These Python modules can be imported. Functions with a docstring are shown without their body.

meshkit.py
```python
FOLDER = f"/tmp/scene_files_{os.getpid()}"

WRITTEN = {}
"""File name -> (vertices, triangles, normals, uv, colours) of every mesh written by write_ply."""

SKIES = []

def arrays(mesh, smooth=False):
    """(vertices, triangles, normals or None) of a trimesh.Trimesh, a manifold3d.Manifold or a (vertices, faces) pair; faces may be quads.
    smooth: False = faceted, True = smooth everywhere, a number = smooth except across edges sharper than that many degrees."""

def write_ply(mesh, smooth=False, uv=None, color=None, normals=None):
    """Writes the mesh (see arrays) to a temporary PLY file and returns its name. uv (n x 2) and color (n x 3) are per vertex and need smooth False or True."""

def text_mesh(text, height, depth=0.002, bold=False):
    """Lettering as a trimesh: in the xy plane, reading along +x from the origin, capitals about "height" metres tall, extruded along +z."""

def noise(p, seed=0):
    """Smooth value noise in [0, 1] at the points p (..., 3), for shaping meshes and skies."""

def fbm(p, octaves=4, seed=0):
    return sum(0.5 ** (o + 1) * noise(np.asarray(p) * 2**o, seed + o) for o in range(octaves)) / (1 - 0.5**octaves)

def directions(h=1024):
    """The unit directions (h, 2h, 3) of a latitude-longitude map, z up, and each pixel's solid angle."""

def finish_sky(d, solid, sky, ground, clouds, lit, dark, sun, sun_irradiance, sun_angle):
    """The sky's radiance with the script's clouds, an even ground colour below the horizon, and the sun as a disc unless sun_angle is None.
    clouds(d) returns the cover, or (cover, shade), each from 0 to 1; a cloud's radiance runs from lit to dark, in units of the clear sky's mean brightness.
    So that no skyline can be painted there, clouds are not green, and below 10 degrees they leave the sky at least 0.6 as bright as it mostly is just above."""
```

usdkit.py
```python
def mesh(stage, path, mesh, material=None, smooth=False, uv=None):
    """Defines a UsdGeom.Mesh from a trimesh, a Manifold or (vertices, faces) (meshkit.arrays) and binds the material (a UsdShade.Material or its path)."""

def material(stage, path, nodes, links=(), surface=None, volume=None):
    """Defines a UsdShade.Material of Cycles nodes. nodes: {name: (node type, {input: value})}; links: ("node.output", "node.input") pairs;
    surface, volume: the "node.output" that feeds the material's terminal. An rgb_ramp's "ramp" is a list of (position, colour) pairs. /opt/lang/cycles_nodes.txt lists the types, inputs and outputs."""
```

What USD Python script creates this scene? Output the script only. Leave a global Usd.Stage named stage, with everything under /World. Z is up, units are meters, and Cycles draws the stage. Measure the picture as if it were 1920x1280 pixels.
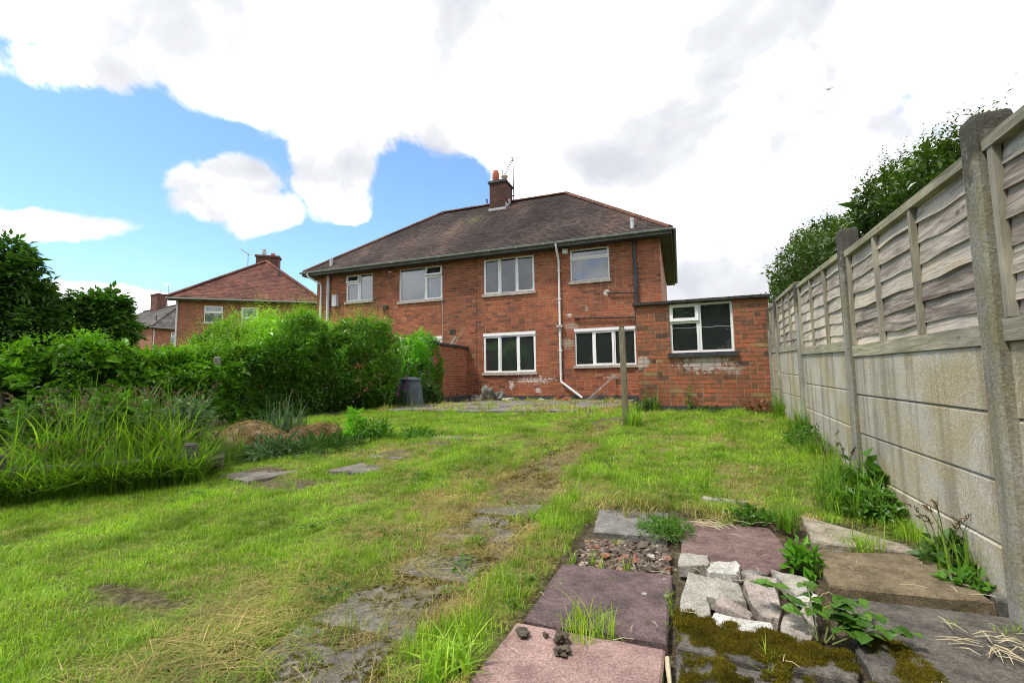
import math, random
import numpy as np
import trimesh
from pxr import Usd, UsdGeom, UsdLux, UsdShade, Sdf, Gf, Vt
import usdkit, meshkit

rng = np.random.default_rng(7)
random.seed(7)
stage = Usd.Stage.CreateInMemory()
UsdGeom.SetStageUpAxis(stage, 'Z')
UsdGeom.SetStageMetersPerUnit(stage, 1.0)
UsdGeom.Xform.Define(stage, '/World')
UsdGeom.Scope.Define(stage, '/World/Looks')

# ------------------------------------------------------------------ camera
CAM_H = 0.80
YAW, PITCH, ROLL, FPX = math.radians(20.2), math.radians(4.96), math.radians(-0.83), 855.0
F = np.array([-math.sin(YAW)*math.cos(PITCH), math.cos(YAW)*math.cos(PITCH), math.sin(PITCH)])
R0 = np.array([math.cos(YAW), math.sin(YAW), 0.0]); U0 = np.cross(R0, F)
R = math.cos(ROLL)*R0 + math.sin(ROLL)*U0; U = -math.sin(ROLL)*R0 + math.cos(ROLL)*U0
cam = UsdGeom.Camera.Define(stage, '/World/camera')
cam.AddTransformOp().Set(Gf.Matrix4d(*R, 0, *U, 0, *(-F), 0, 0, 0, CAM_H, 1))
cam.CreateHorizontalApertureAttr(36.0)
cam.CreateVerticalApertureAttr(24.0)
cam.CreateFocalLengthAttr(36.0*FPX/1920)
cam.CreateFStopAttr(0.0)
cam.CreateClippingRangeAttr(Gf.Vec2f(0.05, 5000))
cam.CreateExposureAttr(0.22)

# ------------------------------------------------------------------ sky and sun
SUN = np.array([-0.32, -0.34, 0.86]); SUN /= np.linalg.norm(SUN)
SUN_EL, SUN_ROT = math.asin(SUN[2]), math.atan2(SUN[0], SUN[1])

def img_dir(x, y):
    "direction in the world of a spot of sky"
    d = F*FPX + R*(x-960) + U*(640-y)
    return d/np.linalg.norm(d)

def sky_blobs():
    # (centre px, centre py, angular half width, half height, tilt degrees, strength, sign)   + = clear blue, - = cloud
    return [((40, 290), 0.75, 0.27, -10, 1.5, +1), ((320, 300), 0.36, 0.17, -12, 1.3, +1), ((460, 255), 0.26, 0.09, -8, 1.2, +1),
            ((250, 480), 0.44, 0.18, 0, 1.5, +1), ((540, 475), 0.28, 0.13, 8, 1.3, +1), ((780, 365), 0.24, 0.095, 4, 1.3, +1), ((880, 312), 0.10, 0.04, 8, 0.8, +1), ((20, 130), 0.18, 0.06, -20, 0.9, +1),
            ((320, 325), 0.075, 0.05, -20, 1.7, -1), ((400, 350), 0.115, 0.055, -22, 2.2, -1), ((475, 390), 0.085, 0.045, -20, 1.8, -1), ((610, 330), 0.085, 0.075, -35, 1.6, -1), ((590, 240), 0.08, 0.06, -35, 1.6, -1), ((650, 390), 0.04, 0.03, -20, 1.4, -1), ((1100, 300), 0.16, 0.14, 0, 1.3, -1), ((1300, 60), 0.30, 0.12, 0, .8, -1), ((545, 345), 0.03, 0.05, -20, 1.0, -1), ((100, 415), 0.125, 0.034, -6, 1.7, -1), ((15, 395), 0.05, 0.03, 0, 1.3, -1),
            ((205, 550), 0.20, 0.034, 0, 1.5, -1), ((60, 20), 0.30, 0.07, -18, 1.0, -1), ((560, 130), 0.42, 0.13, -12, 1.3, -1),
            ((200, 125), 0.25, 0.055, -20, 1.2, -1)]

def make_sky():
    nodes = {'tc': ('texture_coordinate', {}),
             'sky': ('sky_texture', {'sky_type': 'single_scattering', 'sun_disc': False, 'sun_elevation': SUN_EL, 'sun_rotation': SUN_ROT, 'altitude': 100.0, 'air_density': 1.0, 'aerosol_density': 0.6}),
             'warp': ('noise_texture', {'scale': 2.6, 'detail': 4.0, 'roughness': 0.55}),
             'wsub': ('mix_vector', {'fac': 0.085, 'use_clamp': False}),
             'n1': ('noise_texture', {'scale': 5.0, 'detail': 10.0, 'roughness': 0.64, 'distortion': 0.35}),
             'n2': ('noise_texture', {'scale': 4.2, 'detail': 5.0, 'roughness': 0.52, 'distortion': 0.3}),
             'bg': ('background_shader', {'strength': 0.088})}
    links = [('tc.generated', 'warp.vector'), ('tc.generated', 'wsub.a'), ('warp.color', 'wsub.b'), ('tc.generated', 'n1.vector'), ('tc.generated', 'n2.vector')]
    acc = None
    pos, neg = [], []
    for i, ((px, py), hw, hh, tilt, st, sg) in enumerate(sky_blobs()):
        # warped coordinate = dir*(1-.085)+noise*.085 ; the noise averages 0.5
        d = img_dir(px, py); c = d*(1-0.085) + 0.5*0.085
        az = math.atan2(d[0], d[1]); el = math.asin(d[2])
        m, g, mm = f'm{i}', f'g{i}', f'k{i}'
        # local axes: x along the horizon, z up, y outward; euler order xyz
        e = np.array([math.cos(az), -math.sin(az), 0]); o = d; u = np.cross(e, o)
        t = math.radians(-tilt); e2 = math.cos(t)*e + math.sin(t)*u; u2 = -math.sin(t)*e + math.cos(t)*u
        M = np.stack([e2, o, u2], 1)
        rx, ry, rz = trimesh.transformations.euler_from_matrix(np.block([[M, np.zeros((3, 1))], [np.zeros((1, 3)), 1]]), 'sxyz')
        nodes[m] = ('mapping', {'mapping_type': 'texture', 'location': tuple(c), 'rotation': (rx, ry, rz), 'scale': (hw*1.35, 1.0, hh*1.35)})
        nodes[g] = ('gradient_texture', {'gradient_type': 'spherical'})
        nodes[mm] = ('math', {'math_type': 'multiply', 'value2': st})
        links += [('wsub.result', f'{m}.vector'), (f'{m}.vector', f'{g}.vector'), (f'{g}.fac', f'{mm}.value1')]
        (pos if sg > 0 else neg).append(f'{mm}.value')
    def chain(lst, kind, tag):
        cur = lst[0]
        for j, x in enumerate(lst[1:]):
            n = f'{tag}{j}'
            nodes[n] = ('math', {'math_type': kind, 'value3': 0.15})
            links.extend([(cur, f'{n}.value1'), (x, f'{n}.value2')])
            cur = f'{n}.value'
        return cur
    P = chain(pos, 'smoothmax', 'p'); N = chain(neg, 'maximum', 'q')
    nodes['diff'] = ('math', {'math_type': 'subtract'})
    nodes['nm'] = ('math', {'math_type': 'multiply_add', 'value2': 2.1, 'value3': -0.90})
    nodes['den'] = ('math', {'math_type': 'subtract'})
    nodes['cov'] = ('map_range', {'range_type': 'smoothstep', 'from_min': -0.30, 'from_max': 0.02, 'to_min': 0.0, 'to_max': 1.0, 'clamp': True})
    links += [(P, 'diff.value1'), (N, 'diff.value2'), ('n1.fac', 'nm.value1'), ('nm.value', 'den.value1'), ('diff.value', 'den.value2'), ('den.value', 'cov.value')]
    nodes['shade'] = ('rgb_ramp', {'ramp': [(0.0, (6.6, 6.75, 7.3)), (0.36, (7.4, 7.55, 8.1)), (0.45, (9.0, 9.15, 9.6)), (0.57, (16.0, 16.2, 16.8)), (1.0, (29.0, 29.0, 29.5))]})
    nodes['tint'] = ('mix', {'mix_type': 'multiply', 'fac': 1.0, 'color2': (2.1, 2.5, 2.9)})
    nodes['mixc'] = ('mix', {'mix_type': 'mix'})
    links += [('n2.fac', 'shade.fac'), ('sky.color', 'tint.color1'), ('tint.color', 'mixc.color1'), ('shade.color', 'mixc.color2'), ('cov.result', 'mixc.fac'), ('mixc.color', 'bg.color')]
    return usdkit.material(stage, '/World/Looks/sky_look', nodes, links, surface='bg.background')

sky = UsdLux.DomeLight.Define(stage, '/World/sky')
sky.GetPrim().SetCustomDataByKey('kind', 'structure')
UsdShade.MaterialBindingAPI.Apply(sky.GetPrim()).Bind(make_sky())
sun = UsdLux.DistantLight.Define(stage, '/World/sun')
sun.CreateNormalizeAttr(True); sun.CreateIntensityAttr(1.0); sun.CreateAngleAttr(10.0); sun.CreateColorAttr(Gf.Vec3f(1.0, 0.94, 0.85))
_x = np.cross([0, 0, 1.0], SUN); _x /= np.linalg.norm(_x); _y = np.cross(SUN, _x)
sun.AddTransformOp().Set(Gf.Matrix4d(*_x, 0, *_y, 0, *SUN, 0, 0, 0, 30, 1))

# ------------------------------------------------------------------ helpers
USED = {}
def numbered(path):
    n = USED.get(path, -1) + 1; USED[path] = n
    return path if n == 0 else f'{path}_{n:03d}'
def _path(parent, name):
    base = parent if isinstance(parent, str) else (str(parent.GetPath()) if parent is not None else '/World')
    return numbered(f'{base}/{name}')
def tag(prim, label=None, cat=None, group=None, kind=None):
    for k, v in (('label', label), ('category', cat), ('group', group), ('kind', kind)):
        if v: prim.SetCustomDataByKey(k, v)
    return prim
def thing(name, label, cat, loc=(0, 0, 0), rz=0.0, group=None, kind=None, parent=None):
    x = UsdGeom.Xform.Define(stage, _path(parent, name))
    x.AddTranslateOp().Set(Gf.Vec3d(*map(float, loc)))
    if rz: x.AddRotateZOp().Set(math.degrees(rz))
    return tag(x.GetPrim(), label, cat, group, kind)
class MB:
    "collects triangles that make one mesh"
    def __init__(s): s.v, s.f, s.t, s.n = [], [], [], 0
    def add(s, v, f, tone=None):
        v = np.asarray(v, float); f = np.asarray(f, int)
        if f.shape[1] == 4: f = np.vstack([f[:, [0, 1, 2]], f[:, [0, 2, 3]]])
        s.v.append(v); s.f.append(f + s.n); s.n += len(v)
        s.t.append(np.full(len(v), 0.5 if tone is None else tone) if np.ndim(tone) == 0 else np.asarray(tone, float))
        return s
    def tm(s, m, tone=None): return s.add(m.vertices, m.faces, tone)
    def box(s, x0, x1, y0, y1, z0, z1, tone=None, M=None):
        v = np.array([[x, y, z] for z in (z0, z1) for y in (y0, y1) for x in (x0, x1)], float)
        if M is not None: v = v @ np.asarray(M)[:3, :3].T + np.asarray(M)[:3, 3]
        return s.add(v, BOXF, tone)
    def tube(s, pts, r, n=8, tone=None, cap=True):
        pts = np.asarray(pts, float); r = np.broadcast_to(np.asarray(r, float), len(pts))
        tg = np.gradient(pts, axis=0); tg /= np.linalg.norm(tg, axis=1, keepdims=True) + 1e-12
        ref = np.array([0, 0, 1.0]) if abs(tg[:, 2]).mean() < .8 else np.array([1.0, 0, 0])
        a = np.cross(tg, ref); a /= np.linalg.norm(a, axis=1, keepdims=True) + 1e-12; b = np.cross(tg, a)
        th = np.linspace(0, 2*np.pi, n, endpoint=False)
        v = (pts[:, None] + r[:, None, None]*(np.cos(th)[None, :, None]*a[:, None] + np.sin(th)[None, :, None]*b[:, None])).reshape(-1, 3)
        f = [[i*n+j, i*n+(j+1) % n, (i+1)*n+(j+1) % n, (i+1)*n+j] for i in range(len(pts)-1) for j in range(n)]
        s.add(v, f, tone)
        if cap:
            for k, c in ((0, pts[0]), (len(pts)-1, pts[-1])):
                ring = v[k*n:(k+1)*n]
                s.add(np.vstack([ring, c]), [[(j+1) % n, j, n] if k == 0 else [j, (j+1) % n, n] for j in range(n)], tone)
        return s
    def build(s, name, mat, parent=None, label=None, cat=None, group=None, kind=None, smooth=False):
        return put(name, np.vstack(s.v), np.vstack(s.f), mat, parent, label, cat, group, kind, smooth, np.concatenate(s.t))
BOXF = np.array([[0, 2, 3, 1], [4, 5, 7, 6], [0, 1, 5, 4], [2, 6, 7, 3], [0, 4, 6, 2], [1, 3, 7, 5]])
def put(name, v, f, mat, parent=None, label=None, cat=None, group=None, kind=None, smooth=False, tone=None, extra=None):
    m = UsdGeom.Mesh.Define(stage, _path(parent, name))
    v = np.asarray(v, np.float32); f = np.asarray(f, np.int32)
    m.CreatePointsAttr(Vt.Vec3fArray.FromNumpy(np.ascontiguousarray(v)))
    m.CreateFaceVertexCountsAttr(Vt.IntArray.FromNumpy(np.full(len(f), 3, np.int32)))
    m.CreateFaceVertexIndicesAttr(Vt.IntArray.FromNumpy(np.ascontiguousarray(f.ravel())))
    m.CreateSubdivisionSchemeAttr('none')
    if smooth:
        n = np.zeros((len(v), 3)); fn = np.cross(v[f[:, 1]]-v[f[:, 0]], v[f[:, 2]]-v[f[:, 0]])
        for k in range(3): np.add.at(n, f[:, k], fn)
        n /= np.linalg.norm(n, axis=1, keepdims=True) + 1e-20
        m.CreateNormalsAttr(Vt.Vec3fArray.FromNumpy(n.astype(np.float32))); m.SetNormalsInterpolation('vertex')
    api = UsdGeom.PrimvarsAPI(m)
    for nm, arr in ({'tone': tone} | (extra or {})).items():
        if arr is not None: api.CreatePrimvar(nm, Sdf.ValueTypeNames.FloatArray, 'vertex').Set(Vt.FloatArray.FromNumpy(np.asarray(arr, np.float32)))
    if mat is not None: UsdShade.MaterialBindingAPI.Apply(m.GetPrim()).Bind(LOOKS[mat] if isinstance(mat, str) else mat)
    return tag(m.GetPrim(), label, cat, group, kind)

_K = np.random.default_rng(3).normal(size=(24, 3)); _PH = np.random.default_rng(4).uniform(0, 6.28, 24)
def wob(p, s=1.0):
    "cheap smooth noise, about -1..1"
    p = np.asarray(p, float)
    if p.shape[-1] == 2: p = np.concatenate([p, np.zeros(p.shape[:-1] + (1,))], -1)
    return np.sin(p @ (_K.T*s*2.2) + _PH).sum(-1)/4.9

# ground height: the garden falls gently towards the viewer
GY = np.array([-400, 1.5, 3, 4.5, 7, 9, 13.75, 400.]); GZ = np.array([-.12, -.12, -.08, .04, .15, .2, .17, .17])
def gz(x, y): return np.interp(y, GY, GZ) + 0*np.asarray(x)

# ------------------------------------------------------------------ looks
LOOKS = {}
def look(name, nodes, links, surface='p.BSDF'):
    LOOKS[name] = usdkit.material(stage, f'/World/Looks/{name}', nodes, links, surface=surface); return name
def plain(name, c1, c2, scale=6.0, rough=0.7, bump=0.2, bscale=60.0, spec=0.3, detail=6.0, stretch=(1, 1, 1), lo=0.35, hi=0.65, dist=0.02, c3=None, metal=0.0):
    ramp = [(lo, c1), (hi, c2)] if c3 is None else [(lo, c1), ((lo+hi)/2, c2), (hi, c3)]
    return look(name, {'g': ('geometry', {}), 'm': ('mapping', {'scale': tuple(stretch)}), 'n': ('noise_texture', {'scale': scale, 'detail': detail, 'roughness': 0.62}),
        'r': ('rgb_ramp', {'ramp': ramp}), 'n2': ('noise_texture', {'scale': bscale, 'detail': 4.0, 'roughness': 0.6}), 'b': ('bump', {'strength': bump, 'distance': dist}),
        'p': ('principled_bsdf', {'roughness': rough, 'specular_ior_level': spec, 'metallic': metal})},
        [('g.position', 'm.vector'), ('m.vector', 'n.vector'), ('m.vector', 'n2.vector'), ('n.fac', 'r.fac'), ('r.color', 'p.base_color'), ('n2.fac', 'b.height'), ('b.normal', 'p.normal')])
def toned(name, ramp, scale=30.0, amt=0.35, rough=0.85, bump=0.35, bscale=120.0, spec=0.2, stain=None, stainc=(0.55, 0.53, 0.50), dark=None):
    "colour chosen by the piece's own tone, mottled by noise; optional pale bloom in given spots (centre, radii, strength)"
    nodes = {'a': ('attribute', {'attribute': 'tone'}), 'r': ('rgb_ramp', {'ramp': ramp}), 'g': ('geometry', {}),
        'n': ('noise_texture', {'scale': scale, 'detail': 5.0, 'roughness': 0.65}), 'rr': ('rgb_ramp', {'ramp': [(0.25, (1-amt,)*3), (0.75, (1+amt,)*3)]}),
        'big': ('noise_texture', {'scale': 0.9, 'detail': 4.0, 'roughness': 0.6}), 'br': ('rgb_ramp', {'ramp': [(0.3, (0.62, 0.63, 0.66)), (0.7, (1.20, 1.15, 1.10))]}),
        'mx': ('mix', {'mix_type': 'multiply', 'fac': 1.0}), 'mx2': ('mix', {'mix_type': 'multiply', 'fac': 1.0}),
        'n2': ('noise_texture', {'scale': bscale, 'detail': 4.0, 'roughness': 0.6}), 'b': ('bump', {'strength': bump, 'distance': 0.01}), 'p': ('principled_bsdf', {'roughness': rough, 'specular_ior_level': spec})}
    links = [('a.fac', 'r.fac'), ('g.position', 'n.vector'), ('g.position', 'big.vector'), ('g.position', 'n2.vector'), ('n.fac', 'rr.fac'), ('big.fac', 'br.fac'), ('r.color', 'mx.color1'), ('rr.color', 'mx.color2'),
             ('mx.color', 'mx2.color1'), ('br.color', 'mx2.color2'), ('n2.fac', 'b.height'), ('b.normal', 'p.normal')]
    cur = 'mx2.color'
    for i, (c, rad, st, col) in enumerate(stain or []):
        nodes[f'sm{i}'] = ('mapping', {'mapping_type': 'texture', 'location': c, 'scale': rad})
        nodes[f'sg{i}'] = ('gradient_texture', {'gradient_type': 'spherical'})
        nodes[f'sn{i}'] = ('noise_texture', {'scale': 13.0, 'detail': 5.0, 'roughness': 0.7})
        nodes[f'sa{i}'] = ('math', {'math_type': 'multiply_add', 'value2': st})
        nodes[f'sr{i}'] = ('map_range', {'range_type': 'smoothstep', 'from_min': 0.62, 'from_max': 0.78, 'to_min': 0.0, 'to_max': 0.72, 'clamp': True})
        nodes[f'sk{i}'] = ('math', {'math_type': 'multiply'}); nodes[f'sl{i}'] = ('math', {'math_type': 'greater_than', 'value2': 0.001})
        nodes[f'sx{i}'] = ('mix', {'color2': col})
        links += [('g.position', f'sm{i}.vector'), (f'sm{i}.vector', f'sg{i}.vector'), ('g.position', f'sn{i}.vector'), (f'sg{i}.fac', f'sa{i}.value1'), (f'sn{i}.fac', f'sa{i}.value3'),
                  (f'sa{i}.value', f'sr{i}.value'), (f'sg{i}.fac', f'sl{i}.value1'), (f'sr{i}.result', f'sk{i}.value1'), (f'sl{i}.value', f'sk{i}.value2'), (f'sk{i}.value', f'sx{i}.fac'), (cur, f'sx{i}.color1')]
        cur = f'sx{i}.color'
    links.append((cur, 'p.base_color'))
    return look(name, nodes, links)
def leafy(name, ramp, trans=0.35, rough=0.5, spec=0.35, nscale=1.3, namt=0.35):
    "foliage: every leaf its own shade, clumps vary, light comes through"
    return look(name, {'g': ('geometry', {}), 'a': ('attribute', {'attribute': 'tone'}), 'n': ('noise_texture', {'scale': nscale, 'detail': 3.0}),
        'j': ('math', {'math_type': 'multiply_add', 'value2': 0.5, 'value3': -0.25}), 's': ('math', {'math_type': 'add', 'use_clamp': True}), 'r': ('rgb_ramp', {'ramp': ramp}),
        'nr': ('rgb_ramp', {'ramp': [(0.3, (1-namt,)*3), (0.7, (1+namt,)*3)]}), 'mx': ('mix', {'mix_type': 'multiply', 'fac': 1.0}),
        'p': ('principled_bsdf', {'roughness': rough, 'specular_ior_level': spec}), 't': ('translucent_bsdf', {}), 'tm': ('mix', {'mix_type': 'multiply', 'fac': 1.0, 'color2': (1.25, 1.35, 0.6)}), 'o': ('mix_closure', {'fac': trans})},
        [('g.random_per_island', 'j.value1'), ('a.fac', 's.value1'), ('j.value', 's.value2'), ('s.value', 'r.fac'), ('g.position', 'n.vector'), ('n.fac', 'nr.fac'), ('r.color', 'mx.color1'), ('nr.color', 'mx.color2'),
         ('mx.color', 'p.base_color'), ('mx.color', 'tm.color1'), ('tm.color', 't.color'), ('p.BSDF', 'o.closure1'), ('t.BSDF', 'o.closure2')], surface='o.closure')

# brick, mortar, roof
WHITE = (0.62, 0.60, 0.57); MORT = (0.36, 0.31, 0.25)
HSTAIN = [((-4.3, 13.75, 0.82), (1.0, 0.8, 0.20), 0.36, WHITE), ((-5.1, 13.75, 0.66), (0.12, 0.8, 0.22), 0.5, WHITE), ((-4.2, 13.75, 0.50), (0.14, 0.8, 0.12), 0.55, WHITE),
          ((-3.1, 13.75, 2.45), (0.28, 0.8, 0.14), 0.75, MORT), ((-3.25, 13.75, 1.95), (0.30, 0.8, 0.16), 0.8, MORT), ((-2.0, 13.75, 3.42), (0.12, 0.8, 0.11), 0.9, WHITE), ((-3.15, 13.75, 2.80), (0.11, 0.8, 0.07), .9, WHITE), ((-2.62, 13.75, 2.97), (0.09, 0.8, 0.10), .7, MORT), ((-1.9, 13.75, 0.88), (0.22, 0.8, 0.10), .7, MORT)]
BRICKS = [(0.0, (0.165, 0.070, 0.047)), (0.2, (0.25, 0.092, 0.053)), (0.5, (0.33, 0.115, 0.061)), (0.8, (0.385, 0.135, 0.068)), (1.0, (0.36, 0.17, 0.095))]
toned('house_brick', BRICKS, stain=HSTAIN)
OSTAIN = [((0.45, 9.15, 1.08), (0.75, 0.8, 0.26), 0.42, (0.58, 0.57, 0.57)), ((-0.68, 9.15, 1.12), (0.20, 0.8, 0.17), 0.55, (0.5, 0.48, 0.44)), ((0.9, 9.15, .95), (.3, .8, .2), .30, (0.4, .38, .35))]
toned('chimney_brick', [(0.0, (0.055, 0.032, 0.027)), (0.5, (0.115, 0.05, 0.036)), (1.0, (0.16, 0.07, 0.045))])
toned('outbuilding_brick', [(0.0, (0.10, 0.062, 0.047)), (0.18, (0.19, 0.10, 0.06)), (0.4, (0.285, 0.115, 0.065)), (0.7, (0.34, 0.125, 0.065)), (0.88, (0.40, 0.125, 0.065)), (1.0, (0.29, 0.20, 0.095))], amt=0.45, stain=OSTAIN)
plain('mortar', (0.33, 0.24, 0.17), (0.44, 0.35, 0.26), 9, 0.95, 0.4, 150)
plain('plinth_paint', (0.030, 0.033, 0.038), (0.065, 0.068, 0.075), 7, 0.75, 0.3, 80)
look('far_brick', {'g': ('geometry', {}), 's': ('separate_xyz', {}), 'ad': ('math', {'math_type': 'add'}), 'c': ('combine_xyz', {}),
    'bt': ('brick_texture', {'scale': 1.0, 'brick_width': 0.232, 'row_height': 0.0825, 'mortar_size': 0.010, 'color1': (0.20, 0.068, 0.040), 'color2': (0.33, 0.11, 0.058), 'mortar': (0.22, 0.13, 0.09)}), 'p': ('principled_bsdf', {'roughness': 0.9})},
    [('g.position', 's.vector'), ('s.x', 'ad.value1'), ('s.y', 'ad.value2'), ('ad.value', 'c.x'), ('s.z', 'c.y'), ('c.vector', 'bt.vector'), ('bt.color', 'p.base_color')])
STREAK = [((-8.0, 15.4, 6.6), (0.55, 2.6, 2.2), 0.30, (0.165, 0.115, 0.085)), ((-7.4, 16.0, 7.1), (0.7, 1.2, 0.9), 0.30, (0.135, 0.13, 0.065)), ((-6.0, 16.8, 7.7), (1.3, 0.8, .5), 0.26, (0.17, 0.075, 0.055))]
toned('roof_tile', [(0, (0.031, 0.024, 0.023)), (0.35, (0.051, 0.039, 0.036)), (0.75, (0.079, 0.058, 0.051)), (1, (0.117, 0.077, 0.063))], scale=18, amt=0.5, stain=STREAK)
toned('ridge_tile', [(0, (0.074, 0.037, 0.030)), (0.5, (0.124, 0.059, 0.041)), (1, (0.167, 0.087, 0.059))], scale=14, amt=0.45)
toned('red_roof', [(0, (0.072, 0.033, 0.027)), (0.5, (0.122, 0.052, 0.039)), (1, (0.180, 0.074, 0.055))], scale=5, amt=0.5)
toned('grey_roof', [(0, (0.075, 0.068, 0.065)), (0.5, (0.115, 0.105, 0.10)), (1, (0.17, 0.155, 0.145))], scale=5, amt=0.4)
plain('roof_felt', (0.03, 0.028, 0.026), (0.06, 0.055, 0.05), 5, 0.9)
plain('far_chimney', (0.07, 0.035, 0.028), (0.15, 0.07, 0.05), 3, 0.9)
# painted and plastic parts
plain('white_frame', (0.74, 0.75, 0.76), (0.83, 0.84, 0.85), 5, 0.35, 0.03, 40, 0.5)
plain('pipe_white', (0.62, 0.63, 0.64), (0.76, 0.77, 0.78), 3, 0.4, 0.05, 40, 0.5, stretch=(1, 1, .4))
plain('pipe_black', (0.012, 0.016, 0.022), (0.03, 0.035, 0.042), 4, 0.4, 0.1, 40, 0.5)
plain('pipe_iron', (0.05, 0.035, 0.032), (0.12, 0.075, 0.06), 18, 0.8, 0.3, 80)
plain('pipe_grey', (0.42, 0.43, 0.45), (0.52, 0.53, 0.55), 5, 0.5, 0.1, 40)
plain('gutter_grey', (0.19, 0.215, 0.20), (0.29, 0.32, 0.30), 3, 0.5, 0.1, 40)
plain('soffit_board', (0.035, 0.034, 0.032), (0.065, 0.062, 0.058), 4, 0.8)
plain('fascia_board', (0.085, 0.09, 0.085), (0.15, 0.155, 0.145), 4, 0.7)
plain('sill_concrete', (0.30, 0.28, 0.24), (0.46, 0.43, 0.38), 9, 0.9, 0.3, 90)
plain('lead', (0.28, 0.29, 0.31), (0.42, 0.43, 0.45), 6, 0.6)
plain('terracotta', (0.26, 0.075, 0.045), (0.38, 0.12, 0.065), 6, 0.8)
plain('buff_pot', (0.24, 0.19, 0.13), (0.34, 0.28, 0.20), 6, 0.8)
plain('aerial_metal', (0.25, 0.23, 0.22), (0.42, 0.39, 0.37), 9, 0.45, metal=0.6)
plain('dark_metal', (0.02, 0.02, 0.022), (0.05, 0.05, 0.055), 9, 0.5)
plain('room_plaster', (0.34, 0.33, 0.31), (0.40, 0.39, 0.37), 2, 0.9, 0.02)
plain('curtain_cloth', (0.62, 0.64, 0.68), (0.72, 0.74, 0.78), 3, 0.9, 0.05)
plain('compost_plastic', (0.055, 0.075, 0.085), (0.085, 0.11, 0.12), 4, 0.5)
look('pane_glass', {'f': ('fresnel', {'IOR': 2.25}), 't': ('transparent_bsdf', {'color': (0.80, 0.84, 0.84)}), 'g': ('geometry', {}), 'n': ('noise_texture', {'scale': 1.1, 'detail': 1.0}), 'b': ('bump', {'strength': 0.05, 'distance': 0.02}),
    's': ('glossy_bsdf', {'color': (0.95, 0.97, 1.0), 'roughness': 0.02}), 'o': ('mix_closure', {}), 'dd': ('diffuse_bsdf', {'color': (0.48, 0.53, 0.54)}), 'film': ('mix_closure', {'fac': 0.03})}, [('f.fac', 'o.fac'), ('t.BSDF', 'film.closure1'), ('dd.BSDF', 'film.closure2'), ('film.closure', 'o.closure1'), ('s.BSDF', 'o.closure2'), ('g.position', 'n.vector'), ('n.fac', 'b.height'), ('b.normal', 's.normal')], surface='o.closure')
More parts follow.
